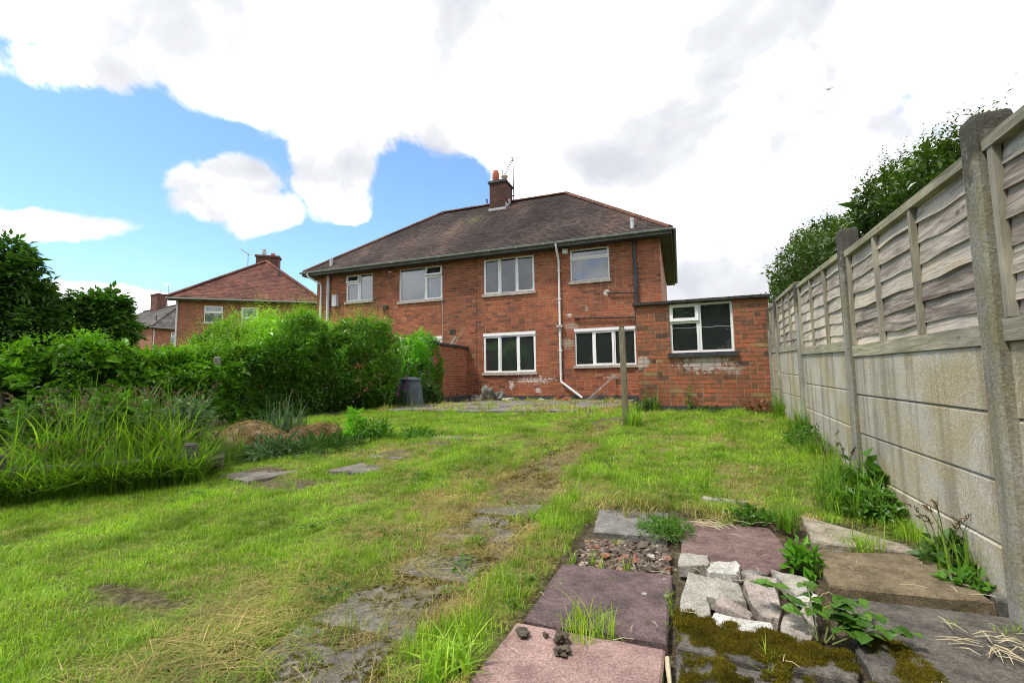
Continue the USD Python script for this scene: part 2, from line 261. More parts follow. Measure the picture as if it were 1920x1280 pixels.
# wood and concrete
def woody(name, ramp, stretch, rough=0.8):
    "weathered boards: grain runs along the board, knots, board to board tone"
    return look(name, {'g': ('geometry', {}), 'a': ('attribute', {'attribute': 'tone'}), 'm': ('mapping', {'scale': stretch}), 'n': ('noise_texture', {'scale': 1.0, 'detail': 8.0, 'roughness': 0.62, 'distortion': 0.6}),
        'k': ('math', {'math_type': 'multiply_add', 'value2': 0.35, 'value3': -0.17}), 's': ('math', {'math_type': 'add', 'use_clamp': True}), 'r': ('rgb_ramp', {'ramp': ramp}),
        'n3': ('noise_texture', {'scale': 2.2, 'detail': 3.0}), 'r3': ('rgb_ramp', {'ramp': [(0.35, (0.78, 0.78, 0.80)), (0.65, (1.12, 1.10, 1.06))]}), 'mx': ('mix', {'mix_type': 'multiply', 'fac': 1.0}), 'km': ('mapping', {'scale': (3.2, 3.2, 7.0)}), 'kv': ('voronoi_texture', {'scale': 1.0}), 'kr': ('rgb_ramp', {'ramp': [(0.0, (0.22, 0.17, 0.13)), (0.06, (0.40, 0.33, 0.27)), (0.11, (1, 1, 1))]}), 'kx': ('mix', {'mix_type': 'multiply', 'fac': 1.0}),
        'b': ('bump', {'strength': 0.7, 'distance': 0.012}), 'p': ('principled_bsdf', {'roughness': rough, 'specular_ior_level': 0.2})},
        [('g.position', 'm.vector'), ('m.vector', 'n.vector'), ('g.position', 'n3.vector'), ('a.fac', 'k.value1'), ('n.fac', 's.value1'), ('k.value', 's.value2'), ('s.value', 'r.fac'), ('n3.fac', 'r3.fac'), ('r.color', 'mx.color1'), ('r3.color', 'mx.color2'), ('g.position', 'km.vector'), ('km.vector', 'kv.vector'), ('kv.distance', 'kr.fac'), ('mx.color', 'kx.color1'), ('kr.color', 'kx.color2'), ('kx.color', 'p.base_color'), ('n.fac', 'b.height'), ('b.normal', 'p.normal')])
woody('fence_board', [(0.22, (0.16, 0.13, 0.11)), (0.38, (0.29, 0.25, 0.215)), (0.50, (0.42, 0.375, 0.32)), (0.62, (0.55, 0.50, 0.435)), (0.85, (0.48, 0.35, 0.21))], (4.0, 4.0, 44.0))
woody('fence_batten', [(0.3, (0.17, 0.155, 0.12)), (0.5, (0.28, 0.26, 0.20)), (0.75, (0.40, 0.38, 0.31))], (22.0, 22.0, 3.0))
woody('rail_wood', [(0.3, (0.16, 0.15, 0.105)), (0.5, (0.27, 0.26, 0.18)), (0.75, (0.40, 0.37, 0.29))], (3.0, 3.0, 30.0))
woody('sleeper_wood', [(0.25, (0.045, 0.043, 0.043)), (0.5, (0.095, 0.09, 0.088)), (0.75, (0.19, 0.18, 0.17))], (7.0, 7.0, 40.0))
woody('grey_wood', [(0.25, (0.12, 0.11, 0.10)), (0.5, (0.25, 0.235, 0.215)), (0.75, (0.42, 0.40, 0.37))], (25.0, 25.0, 5.0))
woody('post_wood', [(0.25, (0.10, 0.085, 0.055)), (0.5, (0.20, 0.175, 0.125)), (0.75, (0.30, 0.27, 0.21))], (40.0, 40.0, 4.0))
def concrete(name, base, light, yellow, streak, speck=(0.75, 0.74, 0.70), lichen=False):
    "fence concrete: exposed stones, rain streaks, ochre algae"
    return look(name, {'g': ('geometry', {}), 'ms': ('mapping', {'scale': (9.0, 9.0, 0.55)}), 'n': ('noise_texture', {'scale': 2.2, 'detail': 6.0, 'roughness': 0.65}), 'ns': ('noise_texture', {'scale': 1.0, 'detail': 5.0, 'roughness': 0.6}),
        'ny': ('noise_texture', {'scale': 1.5, 'detail': 4.0, 'roughness': 0.7, 'distortion': 0.4}), 'r': ('rgb_ramp', {'ramp': [(0.32, base), (0.66, light)]}), 'rs': ('rgb_ramp', {'ramp': [(0.48, (0, 0, 0)), (0.60, (1, 1, 1))]}), 'ry': ('rgb_ramp', {'ramp': [(0.46, (0, 0, 0)), (0.60, (1, 1, 1))]}), 'lz': ('separate_xyz', {}), 'lr': ('map_range', {'from_min': 1.30 if lichen else 50.0, 'from_max': 1.95 if lichen else 60.0, 'clamp': True}), 'lm': ('math', {'math_type': 'multiply_add', 'value2': 0.75}), 'lk': ('map_range', {'range_type': 'smoothstep', 'from_min': 0.72, 'from_max': 1.0, 'to_max': 0.9, 'clamp': True}), 'ln': ('noise_texture', {'scale': 16.0, 'detail': 6.0, 'roughness': 0.7}), 'm4': ('mix', {'color2': (0.055, 0.053, 0.042)}),
        'v': ('voronoi_texture', {'scale': 70.0}), 'rv': ('rgb_ramp', {'ramp': [(0.0, (1, 1, 1)), (0.17, (1, 1, 1)), (0.23, (0, 0, 0))]}), 'np': ('noise_texture', {'scale': 5.0, 'detail': 3.0}), 'rp': ('rgb_ramp', {'ramp': [(0.48, (0, 0, 0)), (0.62, (1, 1, 1))]}), 'sp': ('mix', {'mix_type': 'multiply', 'fac': 1.0}),
        'm1': ('mix', {'color2': streak}), 'm2': ('mix', {'color2': yellow}), 'm3': ('mix', {'color2': speck}), 'f1': ('math', {'math_type': 'multiply', 'value2': 0.62}), 'f2': ('math', {'math_type': 'multiply', 'value2': 0.62}), 'f3': ('math', {'math_type': 'multiply', 'value2': 0.25 if lichen else 0.75}),
        'gn': ('noise_texture', {'scale': 85, 'detail': 4.0, 'roughness': 0.75}), 'gr': ('rgb_ramp', {'ramp': [(0.34, (0.70, 0.70, 0.70)), (0.66, (1.30, 1.30, 1.30))]}), 'gm': ('mix', {'mix_type': 'multiply', 'fac': 1.0}), 'n2': ('noise_texture', {'scale': 90.0, 'detail': 5.0, 'roughness': 0.75}), 'b': ('bump', {'strength': 0.6, 'distance': 0.010}), 'p': ('principled_bsdf', {'roughness': 0.92, 'specular_ior_level': 0.2})},
        [('g.position', 'ms.vector'), ('g.position', 'n.vector'), ('ms.vector', 'ns.vector'), ('g.position', 'ny.vector'), ('g.position', 'v.vector'), ('g.position', 'np.vector'), ('g.position', 'n2.vector'), ('n.fac', 'r.fac'), ('ns.fac', 'rs.fac'), ('ny.fac', 'ry.fac'), ('v.distance', 'rv.fac'), ('np.fac', 'rp.fac'),
         ('rv.color', 'sp.color1'), ('rp.color', 'sp.color2'), ('rs.color', 'f1.value1'), ('ry.color', 'f2.value1'), ('sp.color', 'f3.value1'), ('r.color', 'm1.color1'), ('f1.value', 'm1.fac'), ('m1.color', 'm2.color1'), ('f2.value', 'm2.fac'), ('m2.color', 'm3.color1'), ('f3.value', 'm3.fac'), ('m3.color', 'm4.color1'), ('g.position', 'lz.vector'), ('lz.z', 'lr.value'), ('g.position', 'ln.vector'), ('lr.result', 'lm.value1'), ('ln.fac', 'lm.value3'), ('lm.value', 'lk.value'), ('lk.result', 'm4.fac'), ('m4.color', 'gm.color1'), ('g.position', 'gn.vector'), ('gn.fac', 'gr.fac'), ('gr.color', 'gm.color2'), ('gm.color', 'p.base_color'), ('n2.fac', 'b.height'), ('b.normal', 'p.normal')])
concrete('gravel_board', (0.36, 0.335, 0.275), (0.53, 0.50, 0.43), (0.40, 0.32, 0.16), (0.20, 0.172, 0.115))
concrete('post_concrete', (0.17, 0.165, 0.14), (0.37, 0.36, 0.33), (0.20, 0.185, 0.095), (0.10, 0.095, 0.075), lichen=True)
# paving
def paving(name, c1, c2, spots=(0.5, 0.5, 0.48), dirt=(0.05, 0.045, 0.035), spotamt=0.6, dirtamt=0.6, scale=7.0):
    return look(name, {'g': ('geometry', {}), 'n': ('noise_texture', {'scale': scale, 'detail': 12.0, 'roughness': 0.78}), 'r': ('rgb_ramp', {'ramp': [(0.38, tuple(k*.8 for k in c1)), (0.62, tuple(k*1.12 for k in c2))]}), 'v': ('voronoi_texture', {'scale': 13.0}), 'rv': ('rgb_ramp', {'ramp': [(0.0, (1, 1, 1)), (0.13, (1, 1, 1)), (0.17, (0, 0, 0))]}), 'np': ('noise_texture', {'scale': 3.3, 'detail': 3.0}), 'rp': ('rgb_ramp', {'ramp': [(0.52, (0, 0, 0)), (0.6, (1, 1, 1))]}), 'sp': ('mix', {'mix_type': 'multiply', 'fac': 1.0}),
        'nd': ('noise_texture', {'scale': 26.0, 'detail': 6.0, 'roughness': 0.72}), 'rd': ('rgb_ramp', {'ramp': [(0.54, (0, 0, 0)), (0.66, (1, 1, 1))]}), 'fd': ('math', {'math_type': 'multiply', 'value2': dirtamt}), 'fs': ('math', {'math_type': 'multiply', 'value2': spotamt}), 'm1': ('mix', {'color2': dirt}), 'm2': ('mix', {'color2': spots}),
        'gn': ('noise_texture', {'scale': 120, 'detail': 4.0, 'roughness': 0.75}), 'gr': ('rgb_ramp', {'ramp': [(0.34, (0.60, 0.60, 0.60)), (0.66, (1.42, 1.42, 1.42))]}), 'gm': ('mix', {'mix_type': 'multiply', 'fac': 1.0}), 'n2': ('noise_texture', {'scale': 110.0, 'detail': 6.0, 'roughness': 0.75}), 'b': ('bump', {'strength': 0.8, 'distance': 0.008}), 'p': ('principled_bsdf', {'roughness': 0.88, 'specular_ior_level': 0.25})},
        [('g.position', 'n.vector'), ('g.position', 'v.vector'), ('g.position', 'np.vector'), ('g.position', 'nd.vector'), ('g.position', 'n2.vector'), ('n.fac', 'r.fac'), ('v.distance', 'rv.fac'), ('np.fac', 'rp.fac'), ('rv.color', 'sp.color1'), ('rp.color', 'sp.color2'), ('nd.fac', 'rd.fac'), ('rd.color', 'fd.value1'), ('sp.color', 'fs.value1'),
         ('r.color', 'm1.color1'), ('fd.value', 'm1.fac'), ('m1.color', 'm2.color1'), ('fs.value', 'm2.fac'), ('m2.color', 'gm.color1'), ('g.position', 'gn.vector'), ('gn.fac', 'gr.fac'), ('gr.color', 'gm.color2'), ('gm.color', 'p.base_color'), ('n2.fac', 'b.height'), ('b.normal', 'p.normal')])
paving('slab_purple', (0.085, 0.062, 0.064), (0.155, 0.108, 0.108))
paving('slab_maroon', (0.125, 0.080, 0.074), (0.20, 0.135, 0.122), spotamt=0.15)
paving('slab_pink', (0.25, 0.160, 0.145), (0.35, 0.235, 0.215), spotamt=0.1, dirtamt=0.45, dirt=(0.16, 0.115, 0.09))
paving('slab_tan', (0.135, 0.105, 0.062), (0.225, 0.18, 0.115), spotamt=0.1, dirtamt=0.3)
paving('slab_buff', (0.21, 0.185, 0.135), (0.34, 0.30, 0.235), spotamt=0.2, dirtamt=0.4)
paving('slab_grey', (0.12, 0.115, 0.105), (0.22, 0.21, 0.195), spotamt=0.3, dirtamt=0.65)
paving('slab_dark', (0.072, 0.066, 0.058), (0.145, 0.132, 0.115), spotamt=0.25, dirtamt=0.7)
paving('slab_path', (0.105, 0.096, 0.080), (0.19, 0.176, 0.15), spotamt=0.25, dirtamt=0.8)
paving('slab_pale', (0.25, 0.24, 0.205), (0.37, 0.355, 0.31), spotamt=0.2, dirtamt=0.25)
paving('slab_speckled', (0.29, 0.245, 0.215), (0.40, 0.35, 0.31), spotamt=0.15, dirtamt=0.4)
paving('slab_white', (0.42, 0.41, 0.37), (0.60, 0.59, 0.55), spotamt=0.1, dirtamt=0.25)
plain('soil_clod', (0.06, 0.05, 0.037), (0.14, 0.115, 0.085), 30, 0.95, 0.6, 150)
toned('rubble', [(0, (0.07, 0.058, 0.045)), (0.55, (0.16, 0.135, 0.105)), (0.76, (0.23, 0.19, 0.145)), (0.84, (0.28, 0.115, 0.075)), (0.92, (0.31, 0.19, 0.14)), (1, (0.42, 0.40, 0.36))], scale=60, amt=0.4)
plain('stone', (0.10, 0.10, 0.085), (0.22, 0.215, 0.19), 12, 0.9, 0.6, 60)
# plants
leafy('lawn_blade', [(0.0, (0.158, 0.292, 0.020)), (0.35, (0.262, 0.421, 0.029)), (0.62, (0.400, 0.529, 0.049)), (0.85, (0.569, 0.587, 0.099)), (1.0, (0.757, 0.607, 0.213))], 0.35, nscale=2.4, namt=0.42)
leafy('straw_blade', [(0.0, (0.194, 0.215, 0.037)), (0.3, (0.359, 0.286, 0.094)), (0.65, (0.523, 0.400, 0.156)), (1.0, (0.703, 0.558, 0.263))], 0.25, nscale=2.6, namt=0.35)
leafy('heap_straw', [(0.0, (0.20, 0.14, 0.07)), (0.5, (0.40, 0.30, 0.16)), (1.0, (0.58, 0.47, 0.29))], 0.15, nscale=5.0, namt=0.4)
leafy('tall_blade', [(0.0, (0.101, 0.205, 0.017)), (0.4, (0.193, 0.359, 0.029)), (0.75, (0.318, 0.471, 0.051)), (0.95, (0.544, 0.492, 0.101)), (1.0, (0.680, 0.512, 0.174))], 0.4, nscale=3.0, namt=0.3)
leafy('seed_head', [(0.0, (0.11, 0.075, 0.05)), (0.5, (0.21, 0.13, 0.10)), (1.0, (0.32, 0.24, 0.15))], 0.2)
leafy('elder_leaf', [(0.0, (0.034, 0.086, 0.010)), (0.5, (0.063, 0.161, 0.013)), (0.85, (0.128, 0.271, 0.021)), (1.0, (0.212, 0.371, 0.034))], 0.28, 0.42, 0.4)
leafy('privet_leaf', [(0.0, (0.065, 0.169, 0.010)), (0.45, (0.147, 0.342, 0.015)), (0.8, (0.309, 0.589, 0.026)), (1.0, (0.558, 0.767, 0.040))], 0.4, 0.45)
leafy('mixed_leaf', [(0.0, (0.060, 0.159, 0.013)), (0.4, (0.164, 0.358, 0.023)), (0.68, (0.356, 0.578, 0.046)), (0.88, (0.685, 0.770, 0.091)), (1.0, (0.931, 0.659, 0.167))], 0.38, 0.38, 0.5)
leafy('bright_leaf', [(0.0, (0.067, 0.202, 0.013)), (0.5, (0.160, 0.415, 0.022)), (1.0, (0.338, 0.686, 0.040))], 0.42)
leafy('nettle_leaf', [(0.0, (0.030, 0.074, 0.015)), (0.5, (0.060, 0.132, 0.026)), (1.0, (0.113, 0.196, 0.040))], 0.3)
leafy('laurel_leaf', [(0.0, (0.035, 0.077, 0.009)), (0.5, (0.081, 0.144, 0.015)), (0.85, (0.151, 0.229, 0.024)), (1.0, (0.400, 0.283, 0.066))], 0.25, 0.35, 0.5)
leafy('weed_leaf', [(0.0, (0.046, 0.124, 0.013)), (0.5, (0.098, 0.227, 0.024)), (1.0, (0.195, 0.338, 0.044))], 0.35, 0.42)
leafy('blue_leaf', [(0.0, (0.054, 0.114, 0.050)), (0.5, (0.102, 0.186, 0.083)), (1.0, (0.180, 0.276, 0.132))], 0.3, 0.45)
leafy('moss', [(0.0, (0.067, 0.053, 0.005)), (0.45, (0.134, 0.112, 0.009)), (0.8, (0.206, 0.184, 0.016)), (1.0, (0.268, 0.275, 0.036))], 0.15, 0.9, 0.1, nscale=9.0, namt=0.45)
leafy('foxglove_bell', [(0.0, (0.26, 0.04, 0.25)), (1.0, (0.45, 0.11, 0.42))], 0.3)
leafy('blossom', [(0.0, (0.50, 0.50, 0.30)), (1.0, (0.68, 0.68, 0.50))], 0.3)
leafy('dead_leaf', [(0.0, (0.10, 0.04, 0.02)), (0.5, (0.20, 0.085, 0.04)), (1.0, (0.30, 0.16, 0.08))], 0.15)
plain('bark', (0.045, 0.036, 0.026), (0.11, 0.09, 0.068), 14, 0.9, 0.5, 70, stretch=(1, 1, .25))
plain('stalk', (0.09, 0.12, 0.035), (0.17, 0.19, 0.07), 14, 0.7)
plain('dry_stalk', (0.36, 0.30, 0.18), (0.52, 0.46, 0.32), 14, 0.8)

# ------------------------------------------------------------------ ground
def rect_in(p, q, pad=0.0):
    "mask of the points inside the convex quad q (counter-clockwise or not)"
    q = np.asarray(q, float); c = q.mean(0); m = np.ones(len(p), bool)
    for a, b in zip(q, np.roll(q, -1, 0)):
        n = np.array([b[1]-a[1], a[0]-b[0]]); n /= np.linalg.norm(n)
        if (c-a) @ n < 0: n = -n
        m &= (p-a) @ n > -pad
    return m
PATH_L = lambda y: -1.40 + 0.0*y
PATH_R = lambda y: -0.95 + 0.012*(y-1.2)
PAVE_POLY = [(-0.70, 0.2), (-0.58, 3.30), (1.00, 3.30), (1.32, 2.5), (1.25, 0.2)]
STEPS = [[(-4.13, 3.16), (-3.62, 3.05), (-3.55, 3.56), (-4.06, 3.62)], [(-3.17, 3.52), (-2.73, 3.52), (-2.70, 3.97), (-3.13, 3.99)], [(-3.18, 4.10), (-2.74, 4.08), (-2.70, 4.50), (-3.13, 4.55)],
         [(-3.05, 4.62), (-2.60, 4.58), (-2.57, 5.0), (-3.0, 5.06)], [(-3.12, 5.15), (-2.66, 5.12), (-2.60, 5.55), (-3.05, 5.6)]]
def straw_amt(x, y):
    "how much of the grass is cut dry straw: a band beside the trodden path, patches elsewhere"
    p = np.stack([x, y], -1)
    w = wob(p, 1.1); w2 = wob(p, 3.2)
    left = np.interp(y, [0, 1.2, 2.2, 3.5, 5.0, 9], [-1.45, -1.55, -1.85, -1.85, -1.5, -1.25])
    a = np.clip((x - left + 0.22*w + .12*w2)/0.50, 0, 1)*np.clip((-0.86 - x + 0.10*w2)/0.10, 0, 1)*np.clip((9.5 - y)/4.0, 0, 1)*(.72+.28*np.clip(w2+.5, 0, 1))
    a = np.maximum(a, 0.85*np.exp(-(((x+1.75)/0.45)**2)) * np.clip((9-y)/2, 0, 1)*np.clip((y-3)/2, 0, 1)*np.clip(.5+w2, 0, 1))
    a = np.maximum(a, 0.8*np.exp(-(((x+3.35)/1.0)**2 + ((y-4.25)/1.0)**2))*np.clip(.55+w2, 0, 1))
    a = np.maximum(a, np.clip(0.6*w2 + 0.4*w + 0.12, 0, 0.62)*(x > -0.7))
    a = np.maximum(a, np.clip(0.55*w2 + 0.35*w - 0.30, 0, 0.45))
    return np.clip(np.maximum(a, .10 + .10*w2), 0, 1)
def bare_amt(x, y):
    "where no grass stands: path stones, paving, beds, under the hedge"
    p = np.stack([x, y], -1); w = 0.05*wob(p, 7.0) + 0.05*wob(p, 2.5)
    b = np.zeros(len(p))
    on = (x > PATH_L(y)+w+.02) & (x < PATH_R(y)+w*.6) & (y < 5.4)
    b[on] = 0.72
    b[on & (wob(p, 4.0) > 0.30)] = 0.2
    on = (x > -1.25+w) & (x < -0.98+w) & (y >= 5.4) & (y < 8.4) & (wob(p, 1.6) > 0.0); b[on] = 0.75
    b[rect_in(p, PAVE_POLY, 0.0)] = 1.0
    for q in STEPS[:2]: b[rect_in(p + w[:, None]*.7, q, -0.01)] = 0.97
    for q in STEPS[2:]: b[rect_in(p + w[:, None]*.9, q, -0.05)] = 0.80
    b[rect_in(p + w[:, None], [(-6.2, 8.35), (-1.35, 8.35), (-1.1, 13.8), (-6.2, 13.8)])] = 0.9
    b[(((x+2.3)/0.30)**2 + ((y-1.4)/0.09)**2 < 1+4*w)] = 0.95
    b[(((x+3.35)/0.42)**2 + ((y-3.15)/0.22)**2 < 1+5*w)] = 0.85
    b[(((x+0.95)/0.30)**2 + ((y-7.4)/0.35)**2 < 1+6*w)] = 0.8
    b[x > 1.05 + .053*y - .02] = 1
    b[(y > 13.7)] = 1; b[(y > 9.1) & (x > -.77)] = 1
    b[(x < -6.75 + .02*(y-8)+w*3) & (y > 7.8)] = 1; b[(x < -7.25 + 0.35*(y-5.6)+w*3) & (y > 4.2) & (y <= 7.8)] = 1
    b[(x < -7.7+w*3)] = 1
    return b
def make_ground():
    xs = np.concatenate([[-400, -150, -70, -40, -26, -19], np.arange(-15, 4.01, 0.11), [5, 8, 14, 25, 50, 120, 400]])
    ys = np.concatenate([[-400, -120, -50, -20, -8, -3], np.arange(-1.0, 15.01, 0.11), [17, 20, 26, 36, 60, 130, 400]])
    X, Y = np.meshgrid(xs, ys); P = np.stack([X.ravel(), Y.ravel()], 1)
    near = (P[:, 0] > -15) & (P[:, 0] < 4) & (P[:, 1] > -1) & (P[:, 1] < 15)
    z = gz(P[:, 0], P[:, 1]) + near*(0.012*wob(P, 1.3) + 0.008*wob(P, 5.0))
    pv = rect_in(P, PAVE_POLY, 0.02); z[pv] -= 0.034
    soil = np.clip(bare_amt(P[:, 0], P[:, 1]), 0, 1); straw = straw_amt(P[:, 0], P[:, 1])
    soil = np.where(near, soil, 0); n = len(xs); m = len(ys)
    i, j = np.meshgrid(np.arange(n-1), np.arange(m-1)); a = (j*n+i).ravel()
    q = np.stack([a, a+1, a+n+1, a+n], 1); f = np.vstack([q[:, [0, 1, 2]], q[:, [0, 2, 3]]])
    look('ground_cover', {'g': ('geometry', {}), 'a': ('attribute', {'attribute': 'soil'}), 's': ('attribute', {'attribute': 'straw'}), 'n': ('noise_texture', {'scale': 34.0, 'detail': 10.0, 'roughness': 0.8}), 'n1': ('noise_texture', {'scale': 1.3, 'detail': 4.0}),
        'rg': ('rgb_ramp', {'ramp': [(0.36, (0.035, 0.060, 0.010)), (0.5, (0.10, 0.15, 0.02)), (0.64, (0.22, 0.25, 0.05))]}), 'rs': ('rgb_ramp', {'ramp': [(0.36, (0.030, 0.022, 0.014)), (0.5, (0.095, 0.075, 0.048)), (0.62, (0.20, 0.165, 0.11))]}), 'rw': ('rgb_ramp', {'ramp': [(0.3, (0.11, 0.10, 0.035)), (0.7, (0.36, 0.29, 0.14))]}),
        'm1': ('mix', {}), 'm2': ('mix', {}), 'b': ('bump', {'strength': 0.9, 'distance': 0.02}), 'p': ('principled_bsdf', {'roughness': 0.95, 'specular_ior_level': 0.1})},
        [('g.position', 'n.vector'), ('n.fac', 'rg.fac'), ('n.fac', 'rs.fac'), ('n.fac', 'rw.fac'), ('rg.color', 'm1.color1'), ('rw.color', 'm1.color2'), ('s.fac', 'm1.fac'), ('m1.color', 'm2.color1'), ('rs.color', 'm2.color2'), ('a.fac', 'm2.fac'), ('m2.color', 'p.base_color'), ('n.fac', 'b.height'), ('b.normal', 'p.normal')])
    put('ground', np.column_stack([P, z]), f, 'ground_cover', kind='structure', smooth=True, extra={'soil': soil, 'straw': straw})
make_ground()

# ------------------------------------------------------------------ masonry
def solid_spans(x0, x1, z, h, holes):
    spans = [(x0, x1)]
    for a, b, c, d in holes:
        if min(z+h, d) - max(z, c) > h*0.5:
            nxt = []
            for p, q in spans:
                if b <= p or a >= q: nxt.append((p, q)); continue
                if a > p: nxt.append((p, a))
                if b < q: nxt.append((b, q))
            spans = nxt
    return spans
def lay_bricks(x0, x1, z0, z1, holes=(), course=0.0825, length=0.232, joint=0.010, headers=0.06, r=None):
    "rectangles (x0,x1,z0,z1,tone) of a wall of bricks in a plane"
    out, k = [], 0; r = r or np.random.default_rng(11)
    n = max(1, round((z1-z0)/course)); course = (z1-z0)/n
    for k in range(n):
        z = z0 + k*course
        for a, b in solid_spans(x0, x1, z, course, holes):
            x = x0 + (k % 2)*(-length/2); cuts = []
            while x < b:
                w = length if r.random() > headers else length/2
                p, q = max(x, a), min(x+w, b)
                if q-p > 0.045: cuts.append([p, q])
                elif q > a and p < b and cuts: cuts[-1][1] = max(cuts[-1][1], q)
                elif q > a and p < b and q-p > 0: cuts.append([p, q]) if q-p > .03 else None
                x += w
            for p, q in cuts:
                t = np.clip(0.5 + 0.23*r.normal(), 0, 1)
                out.append((p+joint/2, q-joint/2, z+joint/2, z+course-joint/2, t))
    return out
BR_F = np.array([[0, 1, 2, 3], [0, 4, 5, 1], [1, 5, 6, 2], [2, 6, 7, 3], [3, 7, 4, 0]])
def brick_verts(b, place, depth=0.02, r=None):
    "a brick face with softened arrises: 8 vertices, proud of the wall; place(u, w, z) -> xyz, w outward"
    u0, u1, z0, z1, t = b; e = 0.0025; o = r.uniform(-0.002, 0.002)
    loc = [(u0+e, o, z0+e), (u1-e, o, z0+e), (u1-e, o, z1-e), (u0+e, o, z1-e), (u0, o-depth, z0), (u1, o-depth, z0), (u1, o-depth, z1), (u0, o-depth, z1)]
    return np.array([place(*p) for p in loc])
def bricks_into(parent, bricks, place, mat, single=300, near=None, r=None):
    "the bricks that show largest as parts of their own, all others joined"
    r = r or np.random.default_rng(5)
    order = sorted(range(len(bricks)), key=near) if near else list(range(len(bricks)))
    ones, rest = order[:single], order[single:]
    for i in ones:
        v = brick_verts(bricks[i], place, r=r); mb = MB().add(v, BR_F, bricks[i][4]); mb.build('brick', mat, parent)
    if rest:
        mb = MB()
        for i in rest: mb.add(brick_verts(bricks[i], place, r=r), BR_F, bricks[i][4])
        mb.build('brickwork', mat, parent, kind='stuff')
def pierced(mb, x0, x1, z0, z1, holes, y0, y1):
    "a wall of boxes around openings"
    xs = sorted({x0, x1, *[h[0] for h in holes], *[h[1] for h in holes]}); zs = sorted({z0, z1, *[h[2] for h in holes], *[h[3] for h in holes]})
    for a, b in zip(xs, xs[1:]):
        run = None
        for c, d in zip(zs, zs[1:]):
            solid = not any(h[0] < (a+b)/2 < h[1] and h[2] < (c+d)/2 < h[3] for h in holes)
            if solid: run = (run[0], d) if run else (c, d)
            if (not solid or d == zs[-1]) and run: mb.box(a, b, y0, y1, *run); run = None
def make_window(parent, x0, x1, z0, z1, Y, cells, sill=None, sillmat='sill_concrete', head=None, curtain=None, label=None, frame='white_frame', sillw=0.05):
    "cells: (u0,u1,v0,v1,opens,tilt) of the frame; Y = face of the wall; the frame stands 4 cm back"
    w = thing('window', label, None, parent=parent)
    W, H = x1-x0, z1-z0; fy = Y+0.035; mb = MB(); panes = []
    for u0, u1, v0, v1, opens, tilt in cells:
        a, b, c, d = x0+u0*W, x0+u1*W, z0+v0*H, z0+v1*H
        fw = 0.062 if opens else 0.042; pr = -0.016 if opens else 0.0
        M = np.eye(4)
        if tilt: M = trimesh.transformations.rotation_matrix(math.radians(-tilt), [1, 0, 0], [a, fy, d])
        g = 0.002
        B = lambda *q: mb.box(*q, M=M)
        B(a+g, b-g, fy+pr, fy+0.05, c+g, c+fw); B(a+g, b-g, fy+pr, fy+0.05, d-fw, d-g)
        B(a+g, a+fw, fy+pr, fy+0.05, c+fw, d-fw); B(b-fw, b-g, fy+pr, fy+0.05, c+fw, d-fw)
        if opens:   # fixed frame bead round the sash
            for q in ((a, a+g, fy+.004, fy+.07, c, d), (b-g, b, fy+.004, fy+.07, c, d), (a+g, b-g, fy+.004, fy+.07, c, c+g), (a+g, b-g, fy+.004, fy+.07, d-g, d)): mb.box(*q)
        pv = np.array([[a+fw-.004, fy+0.02, c+fw-.004], [b-fw+.004, fy+0.02, c+fw-.004], [b-fw+.004, fy+0.02, d-fw+.004], [a+fw-.004, fy+0.02, d-fw+.004]])
        panes.append(pv @ M[:3, :3].T + M[:3, 3])
    mb.build('frame', frame, w)
    for p in panes: put('pane', p, [[0, 1, 2], [0, 2, 3]], 'pane_glass', w)
    if sill:
        s = MB(); s.box(x0-sillw, x1+sillw, Y-0.055, Y+0.10, sill, z0-0.002)
        s.build('sill', sillmat, w)
    if head:
        MB().box(x0-0.01, x1+0.01, Y-0.012, Y+0.05, z1+0.002, head).build('head_board', 'white_frame', w)
    for (a, b, zt, zb) in curtain or []:
        n = 40; u = np.linspace(a, b, n); yy = Y+0.16+0.025*np.sin(u*70)+0.012*np.sin(u*31)
        v = np.vstack([np.column_stack([u, yy, np.full(n, zb)]), np.column_stack([u, yy, np.full(n, zt)])])
        put('curtain', v, [[i, i+1, n+i+1, n+i] for i in range(n-1)] and np.array([t for i in range(n-1) for t in ([i, i+1, n+i+1], [i, n+i+1, n+i])]), 'curtain_cloth', w, smooth=True)
    return w

# ------------------------------------------------------------------ the pair of houses
HX0, HX1, HY, HB, HG, HE = -13.08, -0.41, 13.75, 20.75, 0.12, 4.92
house = thing('brick_house', 'pair of joined red brick houses under one dark hipped tile roof with white windows', 'house')
UW, URW = (-6.03, -4.27, 3.665, 4.855), (-3.09, -1.885, 3.83, 4.87)
NW, NW2 = (-9.35, -7.60, 3.665, 4.87), (-11.68, -10.50, 3.835, 4.86)
LW, RW, NLW = (-6.06, -4.27, 1.085, 2.275), (-3.01, -1.20, 1.235, 2.275), (-9.35, -7.62, 1.085, 2.275)
holes = [UW, URW, NW, NW2, LW[:3]+(2.37,), RW[:3]+(2.37,), NLW[:3]+(2.37,)]
mb = MB(); pierced(mb, HX0, HX1, HG-.3, HE, holes, HY+0.008, HY+0.26)
wall = mb.build('wall', 'mortar', house)
mb = MB(); mb.box(HX1-0.25, HX1-.002, HY+0.26, HB, HG-.3, HE); mb.box(HX0+.002, HX0+0.25, HY+0.26, HB, HG-.3, HE); mb.box(HX0+.25, HX1-.25, HB-.25, HB, HG-.3, HE)
mb.build('side_wall', 'far_brick', house)
